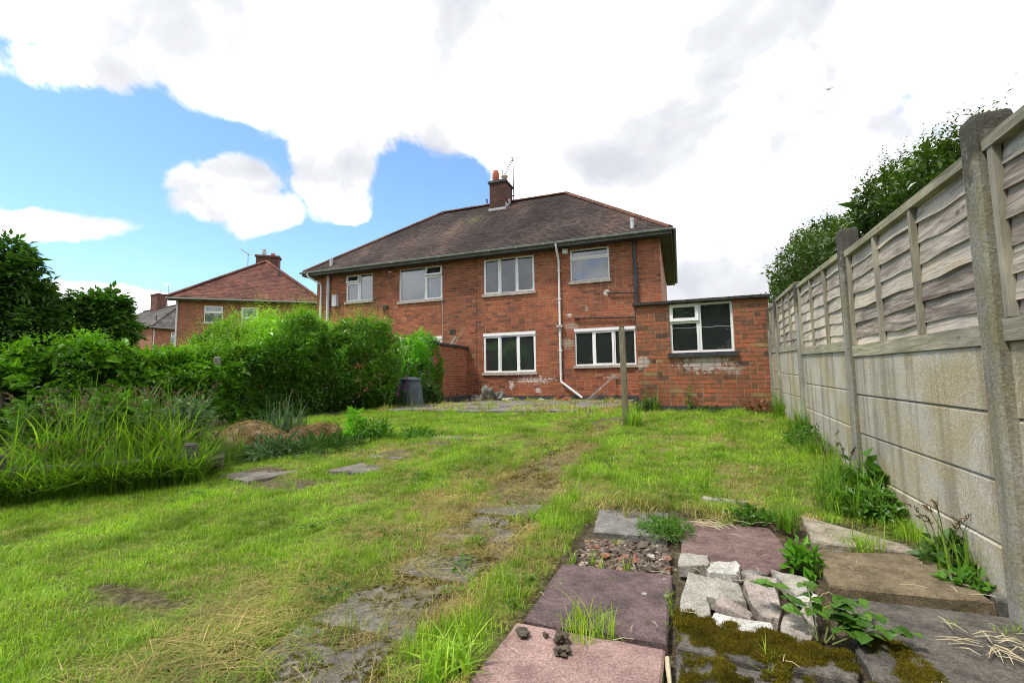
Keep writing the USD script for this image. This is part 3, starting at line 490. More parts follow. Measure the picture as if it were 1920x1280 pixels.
mb = MB(); mb.box(HX0+.26, HX1-.26, HY+.27, HB-.26, 2.50, 2.62); mb.box(HX0+.26, HX1-.26, HY+.27, HB-.26, 0.1, 0.2); mb.box(-6.40, -6.24, HY+.27, HB-.26, .2, 2.5); mb.box(-6.40, -6.24, HY+.27, HB-.26, 2.62, 4.9); mb.box(-6.24, HX1-.26, HY+3.4, HY+3.5, .2, 2.5); mb.box(HX0+.26, HX1-.26, HY+3.4, HY+3.5, 2.62, 4.9); mb.box(-4.0, -3.9, HY+.27, HY+3.39, .2, 2.5); mb.box(-3.6, -3.5, HY+.27, HY+3.39, 2.62, 4.9)
mb.build('rooms', 'room_plaster', house)
hb = lay_bricks(HX0, HX1, 0.33, HE, holes)
for i, b in enumerate(hb):   # darker bricks gather in places; a straight joint runs down the party wall
    hb[i] = b[:4] + (float(np.clip(b[4] + 0.12*wob(np.array([[b[0]*.6, b[2]*.8]]))[0], 0, 1)),)
def vis(b): return not ((b[2] < 2.4 and b[0] < -6.7) or (b[0] > -1.2 and b[2] < 3.0))
bricks_into(house, hb, lambda u, w, z: (u, HY-w, z), 'house_brick', near=lambda i: (0 if vis(hb[i]) else 1, -hb[i][0] + 0.3*hb[i][2]))
MB().box(HX0, HX1, HY-0.012, HY+0.006, HG-.2, 0.325).build('plinth', 'plinth_paint', house)
MB().box(-6.318, -6.306, HY-0.004, HY+0.004, 0.33, HE).build('party_joint', 'dark_metal', house)
L3 = lambda a, b: [(0, a, 0, 1, True, 0), (a, b, 0, 1, False, 0), (b, 1, 0, 1, True, 0)]
make_window(house, *UW, HY, L3(.325, .655), sill=3.58, label='three light upstairs window of the near half reflecting blue grey sky')
make_window(house, *URW, HY, [(0, 1, .70, 1, True, 0), (0, 1, 0, .70, False, 0)], sill=3.75, curtain=[(-3.06, -2.78, 4.8, 3.85)], label='square bathroom window with a top light and bottles on its ledge')
make_window(house, *NW, HY, [(0, .62, 0, 1, False, 0), (.62, 1, .70, 1, True, 14), (.62, 1, 0, .70, True, 0)], sill=3.587, curtain=[(-9.3, -8.32, 4.84, 3.68), (-8.2, -7.66, 4.5, 3.68)], label='neighbour upstairs window with white curtains and an open vent')
make_window(house, *NW2, HY, [(0, .5, .70, 1, True, 12), (0, .5, 0, .70, True, 0), (.5, 1, 0, 1, False, 0)], sill=3.752, curtain=[(-11.05, -10.54, 4.8, 3.86)], label='small neighbour window with its top vent propped open')
make_window(house, *LW, HY, L3(.32, .665), sill=0.995, head=2.368, label='three light ground floor window of dark panes under a white head board')
make_window(house, *RW, HY, [(0, .32, 0, 1, False, 0), (.32, .655, 0, 1, True, 0), (.655, 1, 0, 1, False, 0)], sill=1.155, head=2.362, label='kitchen window half hidden by the outbuilding')
make_window(house, *NLW, HY, L3(.32, .665), sill=0.995, head=2.368)
# small things seen behind the bathroom glass
mb = MB()
for x, h, r in ((-2.48, .16, .028), (-2.42, .20, .022), (-2.36, .13, .03), (-2.25, .15, .022), (-2.08, .12, .03), (-2.04, .10, .02)):
    mb.tube([(x, HY+.14, 3.85), (x, HY+.14, 3.85+h*.7), (x, HY+.14, 3.85+h*.78), (x, HY+.14, 3.85+h)], [r, r, r*.5, r*.45], 8)
mb.build('ledge_bottles', 'pipe_white', house)
# roof
EV, RD = 5.03, 8.17
E0, E1, E2, E3 = np.array([-13.43, 13.33, EV]), np.array([-0.06, 13.33, EV]), np.array([-0.06, 21.17, EV]), np.array([-13.43, 21.17, EV])
RA, RB = np.array([-9.50, 17.25, RD]), np.array([-3.95, 17.25, RD])
roof = MB().add([E0, E1, E2, E3, RA, RB], [[0, 1, 5], [0, 5, 4], [1, 2, 5], [2, 3, 4], [2, 4, 5], [3, 0, 4]]).build('roof', 'roof_felt', house)
def tile_plane(mb, A, B, C, D, w=0.165, g=0.105, lift=0.020, r=None, tone=None):
    "tiles from the eave A-B up to the ridge D-C (A below D)"
    r = r or np.random.default_rng(21)
    A, B, C, D = map(lambda q: np.asarray(q, float), (A, B, C, D))
    ex = (B-A)/np.linalg.norm(B-A); n = np.cross(ex, D-A); n /= np.linalg.norm(n); n = n if n[2] > 0 else -n
    ey = np.cross(n, ex); ey = ey if ey[2] > 0 else -ey
    L = np.linalg.norm(B-A); Ht = (D-A) @ ey; s0, s1 = (D-A) @ ex, (C-A) @ ex
    rows = int(Ht/g)
    for k in range(rows+1):
        t0, t1 = k*g - 0.01, min((k+1)*g + 0.04, Ht)
        lo, hi = s0*(k*g/Ht), L + (s1-L)*(k*g/Ht)
        xs = np.arange(lo - (k % 2)*w/2, hi, w); xs = xs[(xs + w > lo) & (xs < hi)]
        if not len(xs): continue
        a = np.clip(xs, lo, hi)+0.0015; b = np.clip(xs+w, lo, hi)-0.0015; m = len(xs)
        j = r.uniform(-.004, .004, (m, 1)); jt = r.uniform(-.006, .006, (m, 1)); lf = lift + r.uniform(-.004, .005, (m, 1))
        P = lambda s, t, u: A + s[:, None]*ex + t*ey + u*n
        v = np.stack([P(a, t0+jt, lf), P(b, t0+jt, lf+j*.4), P(b, np.full((m, 1), t1), np.full((m, 1), .006)), P(a, np.full((m, 1), t1), np.full((m, 1), .006)), P(a, t0+jt, lf-.016), P(b, t0+jt, lf-.016)], 1).reshape(-1, 3)
        q = np.arange(m)[:, None]*6
        f = np.vstack([np.hstack([q, q+1, q+2, q+3]), np.hstack([q+4, q+5, q+1, q])])
        pc = P((a+b)/2, t0+jt, lf)
        tn = np.clip(.45 + .16*r.normal(size=m) + 0.22*wob(pc, .45) + 0.10*wob(pc, 1.6), 0, 1) if tone is None else np.clip(tone + .2*r.normal(size=m), 0, 1)
        mb.add(v, f, np.repeat(tn, 6))
mb = MB(); tile_plane(mb, E0, E1, RB, RA); tile_plane(mb, E1, E2, RB, RB); tile_plane(mb, E3, E0, RA, RA)
mb.build('roof_tiles', 'roof_tile', roof, kind='stuff')
def ridge_run(A, B, parent, mat='ridge_tile', rad=0.10, step=0.32, r=None, name='ridge_tile'):
    r = r or np.random.default_rng(31); A, B = np.asarray(A, float), np.asarray(B, float); d = (B-A)/np.linalg.norm(B-A); side = np.cross(d, [0, 0, 1]); side /= np.linalg.norm(side); up = np.cross(side, d)
    n = max(1, round(np.linalg.norm(B-A)/step)); ln = np.linalg.norm(B-A)/n; th = np.linspace(-.1, np.pi+.1, 7)
    for k in range(n):
        o = A + d*k*ln; v = []
        for s, rr in ((0.004, rad+.006), (ln*1.02, rad)):
            v += [o + d*s + rr*(math.cos(t)*side + math.sin(t)*up*.75) + up*r.uniform(-.003, .003) - up*.01 for t in th]
        v += [o + d*.004, ]; f = [[i, i+1, 8+i, 7+i] for i in range(6)]; m = MB().add(v, f, float(np.clip(r.normal(.5, .22), 0, 1)))
        m.add(np.vstack([v[:7], v[-1]]), [[i+1, i, 7] for i in range(6)], .3)
        m.build(name, mat, parent)
ridge_run(E1 + [-.03, .03, .03], RB + [0, 0, .03], roof); ridge_run(E0 + [.03, .03, .03], RA + [0, 0, .03], roof); ridge_run(RA + [0, 0, .03], RB + [0, 0, .03], roof)
# eaves
mb = MB(); mb.box(-13.40, -0.09, 13.36, HY-.002, HE-.012, HE+.008); mb.box(HX1+.002, -0.09, HY, 21.1, HE-.012, HE+.008); mb.box(-13.40, HX0-.002, HY, 21.1, HE-.012, HE+.008); mb.build('soffit', 'soffit_board', house)
mb = MB(); mb.box(-13.43, -0.06, 13.335, 13.357, HE-.03, EV-.005); mb.box(-0.088, -0.06, 13.36, 21.15, HE-.03, EV-.005); mb.box(-13.43, -13.402, 13.36, 21.15, HE-.03, EV-.005); mb.build('fascia', 'fascia_board', house)
def gutter(mb, A, B, r=0.056):
    A, B = np.asarray(A, float), np.asarray(B, float); d = (B-A)/np.linalg.norm(B-A); s = np.cross(d, [0, 0, 1.0]); th = np.linspace(np.pi, 2*np.pi, 9)
    for rr, fl in ((r, False), (r-.006, True)):
        v = [P + rr*(math.cos(t)*s + math.sin(t)*np.array([0, 0, 1.0])) for P in (A, B) for t in th]
        mb.add(v, [([i, i+1, 10+i, 9+i] if not fl else [i+1, i, 9+i, 10+i]) for i in range(8)])
    for sgn in (0, 8):
        v = [P + rr*(math.cos(th[sgn])*s) for P in (A, B) for rr in (r, r-.006)]; mb.add(v, [[0, 1, 3, 2]])
    for P in (A, B): mb.add(np.vstack([[P + r*(math.cos(t)*s + math.sin(t)*np.array([0, 0, 1.0])) for t in th], P]), [[i, i+1, 9] for i in range(8)])
mb = MB(); gutter(mb, (-13.46, 13.277, EV-.005), (-0.03, 13.277, EV-.005))
for x in np.arange(-13.0, 0, 0.92): mb.box(x, x+.022, 13.222, 13.335, EV-.066, EV-.008)
mb.build('gutter', 'gutter_grey', house)
mb = MB(); gutter(mb, (-0.005, 13.33, EV-.005), (-0.005, 21.15, EV-.005)); mb.build('gutter', 'dark_metal', house)
# rainwater and waste pipes
dp = MB().tube([(-3.42, 13.277, EV-.055), (-3.42, 13.29, 4.93), (-3.43, 13.42, 4.80), (-3.44, 13.66, 4.58), (-3.44, 13.69, 4.48), (-3.445, 13.69, 2.47)], .034, 10).build('downpipe', 'pipe_white', house, smooth=False)
mb = MB(); mb.add(*(lambda t: (t.vertices + [-3.45, 13.68, 2.40], t.faces))(trimesh.creation.cone(radius=.085, height=-.16, sections=4) if False else trimesh.creation.cylinder(radius=.06, height=.10, sections=8)))
mb.box(-3.54, -3.36, 13.60, 13.74, 2.43, 2.50); mb.build('hopper', 'sill_concrete', house)
MB().tube([(-3.45, 13.69, 2.36), (-3.45, 13.69, .80), (-3.44, 13.685, .755), (-3.40, 13.68, .72), (-2.80, 13.64, .275)], .036, 10).build('downpipe', 'pipe_white', house)
mb = MB()
for z in (4.2, 3.3, 1.7): mb.box(-3.495, -3.39, 13.65, 13.745, z, z+.035)
mb.build('pipe_clip', 'pipe_white', house)
mb = MB(); mb.tube([(-1.13, 13.68, 2.30), (-1.13, 13.68, 4.905)], .055, 12)
for z in (3.9,): mb.tube([(-1.13, 13.68, z), (-1.13, 13.68, z+.09)], .066, 12)
mb.build('soil_pipe', 'pipe_black', house)
for x, y in ((-1.16, 13.62), (-12.30, 13.62)): MB().tube([(x, y, 5.1), (x, y, 5.50)], .055, 10).tube([(x, y, 5.50), (x, y, 5.56)], .062, 10).build('vent_pipe', 'pipe_grey', house)
MB().tube([(-1.96, 13.74, 3.40), (-1.94, 13.68, 3.395), (-1.16, 13.68, 3.345)], .024, 8).tube([(-1.28, 13.68, 3.352), (-1.2, 13.68, 3.347)], .033, 8).build('waste_pipe', 'pipe_iron', house)
MB().tube([(-2.96, 13.75, 2.70), (-2.94, 13.685, 2.695), (-1.16, 13.685, 2.62)], .027, 8).tube([(-1.40, 13.685, 2.63), (-1.30, 13.685, 2.626)], .038, 8).tube([(-2.99, 13.74, 2.70), (-2.88, 13.70, 2.692)], .045, 8).build('waste_pipe', 'pipe_iron', house)
MB().tube([(-13.12, 13.277, EV-.055), (-13.10, 13.3, 4.85), (-12.84, 13.66, 4.62), (-12.83, 13.69, 4.5), (-12.83, 13.69, .3)], .034, 10).build('downpipe', 'pipe_white', house)
MB().tube([(-12.48, 13.68, .3), (-12.48, 13.68, 4.905)], .058, 12).build('soil_pipe', 'pipe_grey', house)
MB().box(-12.22, -12.03, 13.60, 13.745, 3.70, 4.13).build('meter_box', 'pipe_grey', house)
MB().box(-3.30, -3.14, 13.60, 13.745, 4.73, 4.87).build('flood_light', 'white_frame', house)
MB().tube([(-9.65, 13.74, 4.80), (-9.65, 13.62, 4.78), (-9.62, 13.55, 4.74)], .02, 8).build('camera_bracket', 'white_frame', house)
mb = MB(); mb.box(-9.98, -9.82, 13.66, 13.745, 3.46, 3.58); mb.box(-10.06, -9.98, 13.62, 13.745, 3.545, 3.575); mb.build('flue_vent', 'dark_metal', house)
MB().box(-7.30, -7.10, 13.735, 13.752, 2.42, 2.58).build('air_brick', 'dark_metal', house)
mb = MB(); mb.box(-6.56, -6.36, 13.735, 13.752, 2.43, 2.55); mb.build('air_brick', 'terracotta', house)
MB().tube([(-7.60, 13.73, 3.58), (-7.585, 13.735, 3.3), (-7.585, 13.738, .9)], .006, 5).build('cable', 'pipe_white', house)
# chimney
ch = thing('chimney', None, None, parent=house)
CX0, CX1, CY0, CY1, CZ0, CZ1 = -7.03, -6.32, 16.68, 17.48, 7.2, 8.86
MB().box(CX0+.006, CX1-.006, CY0+.006, CY1-.006, CZ0, CZ1).build('stack', 'soffit_board', ch)
mb = MB(); r5 = np.random.default_rng(5)
for b in lay_bricks(CX0, CX1, 7.5, CZ1, r=r5): mb.add(brick_verts(b[:4]+(b[4]*.7,), lambda u, w, z: (u, CY0-w, z), r=r5), BR_F, b[4]*.55)
for b in lay_bricks(CY0, CY1, 7.5, CZ1, r=r5): mb.add(brick_verts(b, lambda u, w, z: (CX1+w, u, z), r=r5), BR_F, b[4]*.7)
mb.build('brickwork', 'chimney_brick', ch, kind='stuff')
mb = MB(); mb.box(CX0-.05, CX1+.05, CY0-.05, CY1+.05, CZ1, CZ1+.075); mb.box(CX0-.02, CX1+.02, CY0-.02, CY1+.02, CZ1+.075, CZ1+.11); mb.build('cap', 'plinth_paint', ch)
mb = MB(); mb.box(CX0-.03, CX1+.03, CY0-.03, CY0-.004, 7.62, 7.80); mb.box(CX1+.004, CX1+.03, CY0-.03, 17.25, 7.72, 7.98); mb.box(CX1+.004, CX1+.03, CY0+.25, 17.25, 7.98, 8.25); mb.build('flashing', 'lead', ch)
def lathe(prof, n=20, loc=(0, 0, 0)):
    th = np.linspace(0, 2*np.pi, n, endpoint=False); v = np.array([[r*math.cos(t), r*math.sin(t), z] for r, z in prof for t in th]) + loc
    f = np.array([[i*n+j, i*n+(j+1) % n, (i+1)*n+(j+1) % n, (i+1)*n+j] for i in range(len(prof)-1) for j in range(n)]); return v, f
MB().add(*lathe([(.105, 0), (.115, .08), (.145, .22), (.15, .36), (.135, .45), (.105, .52), (.095, .56), (.07, .56), (.07, .4)], loc=(-6.86, 16.98, CZ1+.105))).build('chimney_pot', 'terracotta', ch, smooth=True)
MB().add(*lathe([(.125, 0), (.125, .20), (.14, .21), (.14, .27), (.11, .27), (.10, .1)], loc=(-6.48, 17.0, CZ1+.105))).build('chimney_pot', 'buff_pot', ch, smooth=True)
MB().tube([(CX0, CY0+.1, 8.05), (CX0-.11, CY0+.06, 8.06), (CX0-.13, CY0+.05, 8.12), (CX0-.14, CY0+.04, 8.26)], [.012, .012, .03, .035], 6).build('cable_bracket', 'dark_metal', ch)
# aerials
a1 = thing('tv_aerial', 'low multi-element aerial rising behind the terracotta chimney pot', 'aerial', (-6.72, 17.42, 8.3))
MB().tube([(0, 0, 0), (0, 0, 1.45)], .016, 6).build('mast', 'dark_metal', a1)
d = np.array([.62, -.3, .72]); d /= np.linalg.norm(d); s = np.cross(d, [0, 0, 1.0]); s /= np.linalg.norm(s)
mb = MB(); o = np.array([0, 0, 1.05]); mb.tube([o-d*.2, o+d*.95], .012, 6)
for k in np.linspace(.12, .92, 9): mb.tube([o+d*k-s*.085, o+d*k+s*.085], .012, 5)
mb.build('boom', 'dark_metal', a1)
mb = MB()
for k in (-.30, -.18, -.02, .14, .30): mb.tube([o+[-.60, 0, k], o+[.42, 0, k-.05]], .0045, 5)
mb.build('reflector', 'aerial_metal', a1)
a2 = thing('tv_aerial', 'tall thin mast aerial clamped to the chimney flank', 'aerial', (CX1+.09, 17.40, 7.95))
MB().tube([(0, 0, 0), (-.01, 0, 2.16)], .020, 6).build('mast', 'pipe_iron', a2)
mb = MB(); mb.box(-.12, .03, -.02, .02, .28, .31); mb.box(-.12, .03, -.02, .02, .55, .58); mb.build('bracket', 'dark_metal', a2)
mb = MB(); o = np.array([-.01, 0, 2.14])
for z in (-.06, .07): mb.tube([o+[-.17, 0, z+.02], o+[.17, 0, z-.02]], .008, 5)
for x in (-.17, .17): mb.tube([o+[x, 0, -.06], o+[x, 0, .07]], .008, 5)
mb.tube([o, o+[.48, -.2, .42]], .006, 5); mb.build('dipole', 'terracotta', a2)

# ------------------------------------------------------------------ outbuilding
ob = thing('outbuilding', 'flat roofed brick outbuilding with one white window and flaking white paint', 'outbuilding')
OX0, OX1, OY, OZ = -0.771, 1.52, 9.15, 2.225
OW = (-0.155, 0.94, 1.285, 2.215)
mb = MB(); pierced(mb, OX0, OX1, -.1, OZ, [OW[:3]+(OZ,)], OY+.008, OY+.22); mb.box(OX0+.002, OX0+.2, OY+.22, HY-.03, -.1, OZ); mb.box(OX1-.2, OX1-.002, OY+.22, HY-.03, -.1, OZ); mb.build('wall', 'mortar', ob)
mb = MB(); mb.box(OX0+.21, OX1-.21, HY-.2, HY-.04, 0, OZ-.02); mb.build('back_wall', 'room_plaster', ob)
obr = lay_bricks(OX0, OX1, 0.29, OZ, [OW[:3]+(OZ,)], course=0.0806, length=.228, headers=.42, r=np.random.default_rng(17))
bricks_into(ob, obr, lambda u, w, z: (u, OY-w, z), 'outbuilding_brick', near=lambda i: (obr[i][2] < .5, -obr[i][2]*.2))
mb = MB(); r6 = np.random.default_rng(8)
for b in lay_bricks(OY, HY-.05, 0.29, OZ, headers=.3, r=r6): mb.add(brick_verts(b, lambda u, w, z: (OX0-w, u, z), r=r6)[:, :], BR_F[:, ::-1], b[4])
mb.build('brickwork', 'outbuilding_brick', ob, kind='stuff')
MB().box(OX0, OX1, OY-.012, OY+.006, .0, .285).build('plinth', 'plinth_paint', ob)
mb = MB(); n = 30; r6 = np.random.default_rng(2)
for x0, x1 in zip(np.linspace(OX0-.06, OX1+.03, n)[:-1], np.linspace(OX0-.06, OX1+.03, n)[1:]):
    j = r6.uniform(-.004, .004); mb.box(x0, x1, OY-.07+j*2, OY+.12, OZ+.004+j, OZ+.055+j)
mb.box(OX0-.05, OX1+.02, OY+.12, HY-.02, OZ+.004, OZ+.05); mb.build('roof', 'roof_felt', ob)
make_window(ob, *OW, OY, [(0, .47, .64, 1, True, 3), (0, .47, 0, .64, False, 0), (.47, 1, 0, 1, False, 0)], sill=1.20, sillmat='plinth_paint', sillw=.055)

# garden wall stub beside the neighbour's hedge
gw = thing('garden_wall', 'short brick wall with a dark coping running out from the house to the hedge', 'wall')
MB().box(-6.87, -6.668, 11.55, 13.74, .1, 1.90).build('core', 'mortar', gw)
gb = lay_bricks(11.55, 13.73, .36, 1.90, r=np.random.default_rng(4))
bricks_into(gw, gb, lambda u, w, z: (-6.66+w, u, z), 'house_brick')
MB().box(-6.665, -6.648, 11.55, 13.735, .1, .355).build('plinth', 'plinth_paint', gw)
MB().box(-6.93, -6.60, 11.5, 13.735, 1.905, 1.965).build('coping', 'plinth_paint', gw)
off = thing('wood_offcut', 'thin broken timber offcuts standing up on the dark coping of the garden wall', 'timber', (-6.72, 12.9, 1.967))
MB().tube([(-.05, -.1, 0), (.02, .1, .26)], [.05, .045], 4).build('offcut', 'grey_wood', off)
MB().tube([(-.02, .1, 0), (.12, .45, .52)], [.018, .014], 5).build('offcut', 'post_wood', off)

# ------------------------------------------------------------------ houses beyond the hedge
def far_house(name, label, P0, ang, W, D, eave, rise, walls, roofmat, chim, wins, gut=True, group=None, over=.3, ridge_in=None):
    t = thing(name, label, 'house', (P0[0], P0[1], 0), ang, group)
    mb = MB(); hs = [w[:4] for w in wins]; pierced(mb, 0, W, -.3, eave, hs, 0, .25); mb.box(0, .25, .25, D, -.3, eave); mb.box(W-.25, W, .25, D, -.3, eave); mb.box(.25, W-.25, D-.25, D, -.3, eave)
    mb.build('wall', walls, t)
    MB().box(.27, W-.27, 1.4, 1.5, 0, eave-.02).build('inner_wall', 'room_plaster', t)
    e = np.array([[-over, -over, eave+.1], [W+over, -over, eave+.1], [W+over, D+over, eave+.1], [-over, D+over, eave+.1]])
    if ridge_in is None: ra, rb = np.array([W/2, W/2, eave+.1+rise]), np.array([W/2, D-W/2, eave+.1+rise])
    else: ra, rb = np.array([ridge_in, D/2, eave+.1+rise]), np.array([W-ridge_in, D/2, eave+.1+rise])
    rf = MB()
    if ridge_in is None: rf.add([*e, ra, rb], [[0, 1, 4], [1, 2, 5], [1, 5, 4], [2, 3, 5], [3, 0, 4], [3, 4, 5]])
    else: rf.add([*e, ra, rb], [[0, 1, 5], [0, 5, 4], [1, 2, 5], [2, 3, 4], [2, 4, 5], [3, 0, 4]])
    rf = rf.build('roof', 'roof_felt', t)
    mb = MB()
    if ridge_in is None:
        tile_plane(mb, e[0], e[1], ra, ra, .22, .16, tone=.5); tile_plane(mb, e[3], e[0], ra, rb, .22, .16, tone=.5); tile_plane(mb, e[1], e[2], rb, ra, .22, .16, tone=.5)
    else:
        tile_plane(mb, e[0], e[1], rb, ra, .22, .16, tone=.5); tile_plane(mb, e[1], e[2], rb, rb, .22, .16, tone=.5); tile_plane(mb, e[3], e[0], ra, ra, .22, .16, tone=.5)
    mb.build('roof_tiles', roofmat, rf, kind='stuff')
    rm = roofmat
    for A, B in ((e[0], ra), (e[1], rb if ridge_in is not None else ra), (ra, rb)): ridge_run(A+[0, 0, .04], B+[0, 0, .04], rf, rm, .11, .6)
    mb = MB(); mb.box(-over, W+over, -over-.01, -over+.02, eave-.06, eave+.08); mb.box(-over, W+over, -over+.02, -.002, eave-.04, eave-.01); mb.build('fascia', 'soffit_board', t)
    if gut: mb = MB(); gutter(mb, (-over-.03, -over-.07, eave+.07), (W+over+.03, -over-.07, eave+.07)); mb.build('gutter', 'pipe_grey', t); MB().tube([(.08, -.07, eave-.05), (.08, -.07, 0)], .04, 8).build('downpipe', 'pipe_grey', t)
    for a, b, c, d, cells in wins: make_window(t, a, b, c, d, 0, cells, sill=c-.07, curtain=[(a+.03, b-.03, d-.05, c+.05)])
    cx, cy, cw, cd, ct, pots = chim
    cm = MB(); cm.box(cx-cw/2, cx+cw/2, cy-cd/2, cy+cd/2, eave+.5, ct); c = cm.build('chimney', 'far_chimney', t)
    MB().box(cx-cw/2-.06, cx+cw/2+.06, cy-cd/2-.06, cy+cd/2+.06, ct+.002, ct+.12).build('cap', 'far_chimney', c)
    for px, h, pm in pots: MB().add(*lathe([(.12, 0), (.12, h), (.09, h), (.09, h-.1)], 12, (cx+px, cy, ct+.12))).build('chimney_pot', pm, c, smooth=True)
    return t
TOP2 = [(0, 1, .62, 1, True, 0), (0, 1, 0, .62, False, 0)]
fh = far_house('far_house', 'brick house end with a red tiled hip roof and chimney showing over the hedge', (-23.9, 15.6), math.radians(37), 6.7, 11, 5.15, 2.95, 'far_brick', 'red_roof', (3.35, 3.9, 1.25, .6, 8.55, [(-.25, .42, 'lead'), (.25, .2, 'terracotta')]), [(1.25, 2.10, 4.02, 4.90, TOP2), (2.95, 3.72, 3.40, 4.88, TOP2)])
MB().tube([(4.35, 1.9, 6.4), (4.35, 1.9, 7.35)], [.06, .05], 8).build('vent_pipe', 'dark_metal', fh)
MB().tube([(2.3, 3.6, 7.4), (2.3, 3.6, 8.75)], .02, 5).tube([(1.9, 3.6, 8.95), (2.4, 3.55, 8.6)], .025, 5).build('roof_aerial', 'aerial_metal', fh)
fh2 = far_house('far_house', 'grey roofed house further off with a square brick chimney and mast aerial', (-39.2, 23.9), math.radians(80), 6.4, 13.8, 5.4, 2.5, 'far_brick', 'grey_roof', (3.2, 7.2, .8, 1.25, 9.25, [(0, .15, 'terracotta')]), [(1.3, 2.2, 4.3, 5.2, TOP2)])
MB().tube([(3.6, 6.4, 8), (3.6, 6.4, 10.2)], .025, 5).tube([(3.3, 7.0, 10.5), (3.7, 6.2, 10.15)], .035, 5).build('roof_aerial', 'aerial_metal', fh2)
MB().tube([(.35, .35, 5.6), (.35, .35, 6.5)], .05, 6).build('flue', 'dark_metal', fh2)
far_house('far_house', 'distant red roof peeping between the dark elder bushes', (-61.0, 22.0), math.radians(28), 9, 8, 5.1, 3.2, 'far_brick', 'red_roof', (4.5, 4.0, .9, .6, 8.6, [(0, .3, 'terracotta')]), [(3, 4.2, 3.9, 4.9, TOP2)], ridge_in=3.9)

# ------------------------------------------------------------------ fence of concrete posts, gravel boards and lapped wooden panels
fence = thing('fence', 'tall boundary fence of concrete posts and gravel boards topped with grey lapped wooden panels', 'fence')
FA, FB = 1.05, 0.053
fdir = np.array([FB, 1.0, 0]); fdir /= np.linalg.norm(fdir); fnor = np.array([-1.0, FB, 0]); fnor /= np.linalg.norm(fnor)
def fpt(y, out=0.0, z=0.0): return np.array([FA+FB*y, y, z]) + fnor*out
FM = lambda y, z=0.0: np.array([[fdir[0], fnor[0], 0, FA+FB*y], [fdir[1], fnor[1], 0, y], [0, 0, 1, z], [0, 0, 0, 1.0]])
post_y = [-1.63, 0.30, 2.27, 4.21, 6.27, 8.12, 9.06]; post_top = [1.78, 1.80, 1.815, 1.95, 1.93, 2.02, 2.03]
# section i lies between post i and i+1: heights (near end, far end) of wood top, wood bottom, board joints
SECT = [((1.62, 1.65), (.83, .86), (.55, .58), (.26, .29), (-.02, 0)), ((1.66, 1.70), (.88, .93), (.60, .64), (.31, .35), (.03, .06)), ((1.70, 1.765), (.923, .955), (.656, .668), (.388, .380), (.136, .105)), ((1.80, 1.90), (1.005, 1.07), (.690, .730), (.405, .445), (.135, .175)), ((1.955, 2.02), (1.135, 1.19), (.82, .865), (.55, .57), (.255, .272)), ((2.0, 2.03), (1.21, 1.23), (.893, .905), (.615, .605), (.318, .314))]
r7 = np.random.default_rng(9)
for y, zt in zip(post_y, post_top):
    b = gz(0, y) - .4; h = zt - b; w, dpt = .052, .062
    prof = [(-w, .035), (-w, dpt-.012), (-w+.012, dpt), (w-.012, dpt), (w, dpt-.012), (w, .035), (w, -.035), (w, -dpt), (-w, -dpt), (-w, -.035)]
    M = FM(y, b); mb = MB(); n = len(prof); rings = []
    for zz, k in ((0, 1), (h-.03, 1), (h-.008, .93), (h, .8)): rings += [(px*k, py*k, zz) for px, py in prof]
    v = np.array(rings) @ M[:3, :3].T + M[:3, 3]
    f = [[i*n+j, i*n+(j+1) % n, (i+1)*n+(j+1) % n, (i+1)*n+j] for i in range(3) for j in range(n)]
    mb.add(v, np.array(f)[:, ::-1]); top = v[3*n:]; mb.add(np.vstack([top, top.mean(0)]), [[(j+1) % n, j, n] for j in range(n)]); mb.build('post', 'post_concrete', fence)
def fquad(mb, ya, yb, za, zb, zc, zd, o0, o1, tone=.5):
    "a board between ya and yb: bottom za..zb (near, far), top zc..zd, from o0 to o1 outward (towards the lawn)"
    v = [fpt(ya, o0, za), fpt(yb, o0, zb), fpt(ya, o1, za), fpt(yb, o1, zb), fpt(ya, o0, zc), fpt(yb, o0, zd), fpt(ya, o1, zc), fpt(yb, o1, zd)]
    mb.add(v, BOXF, tone)
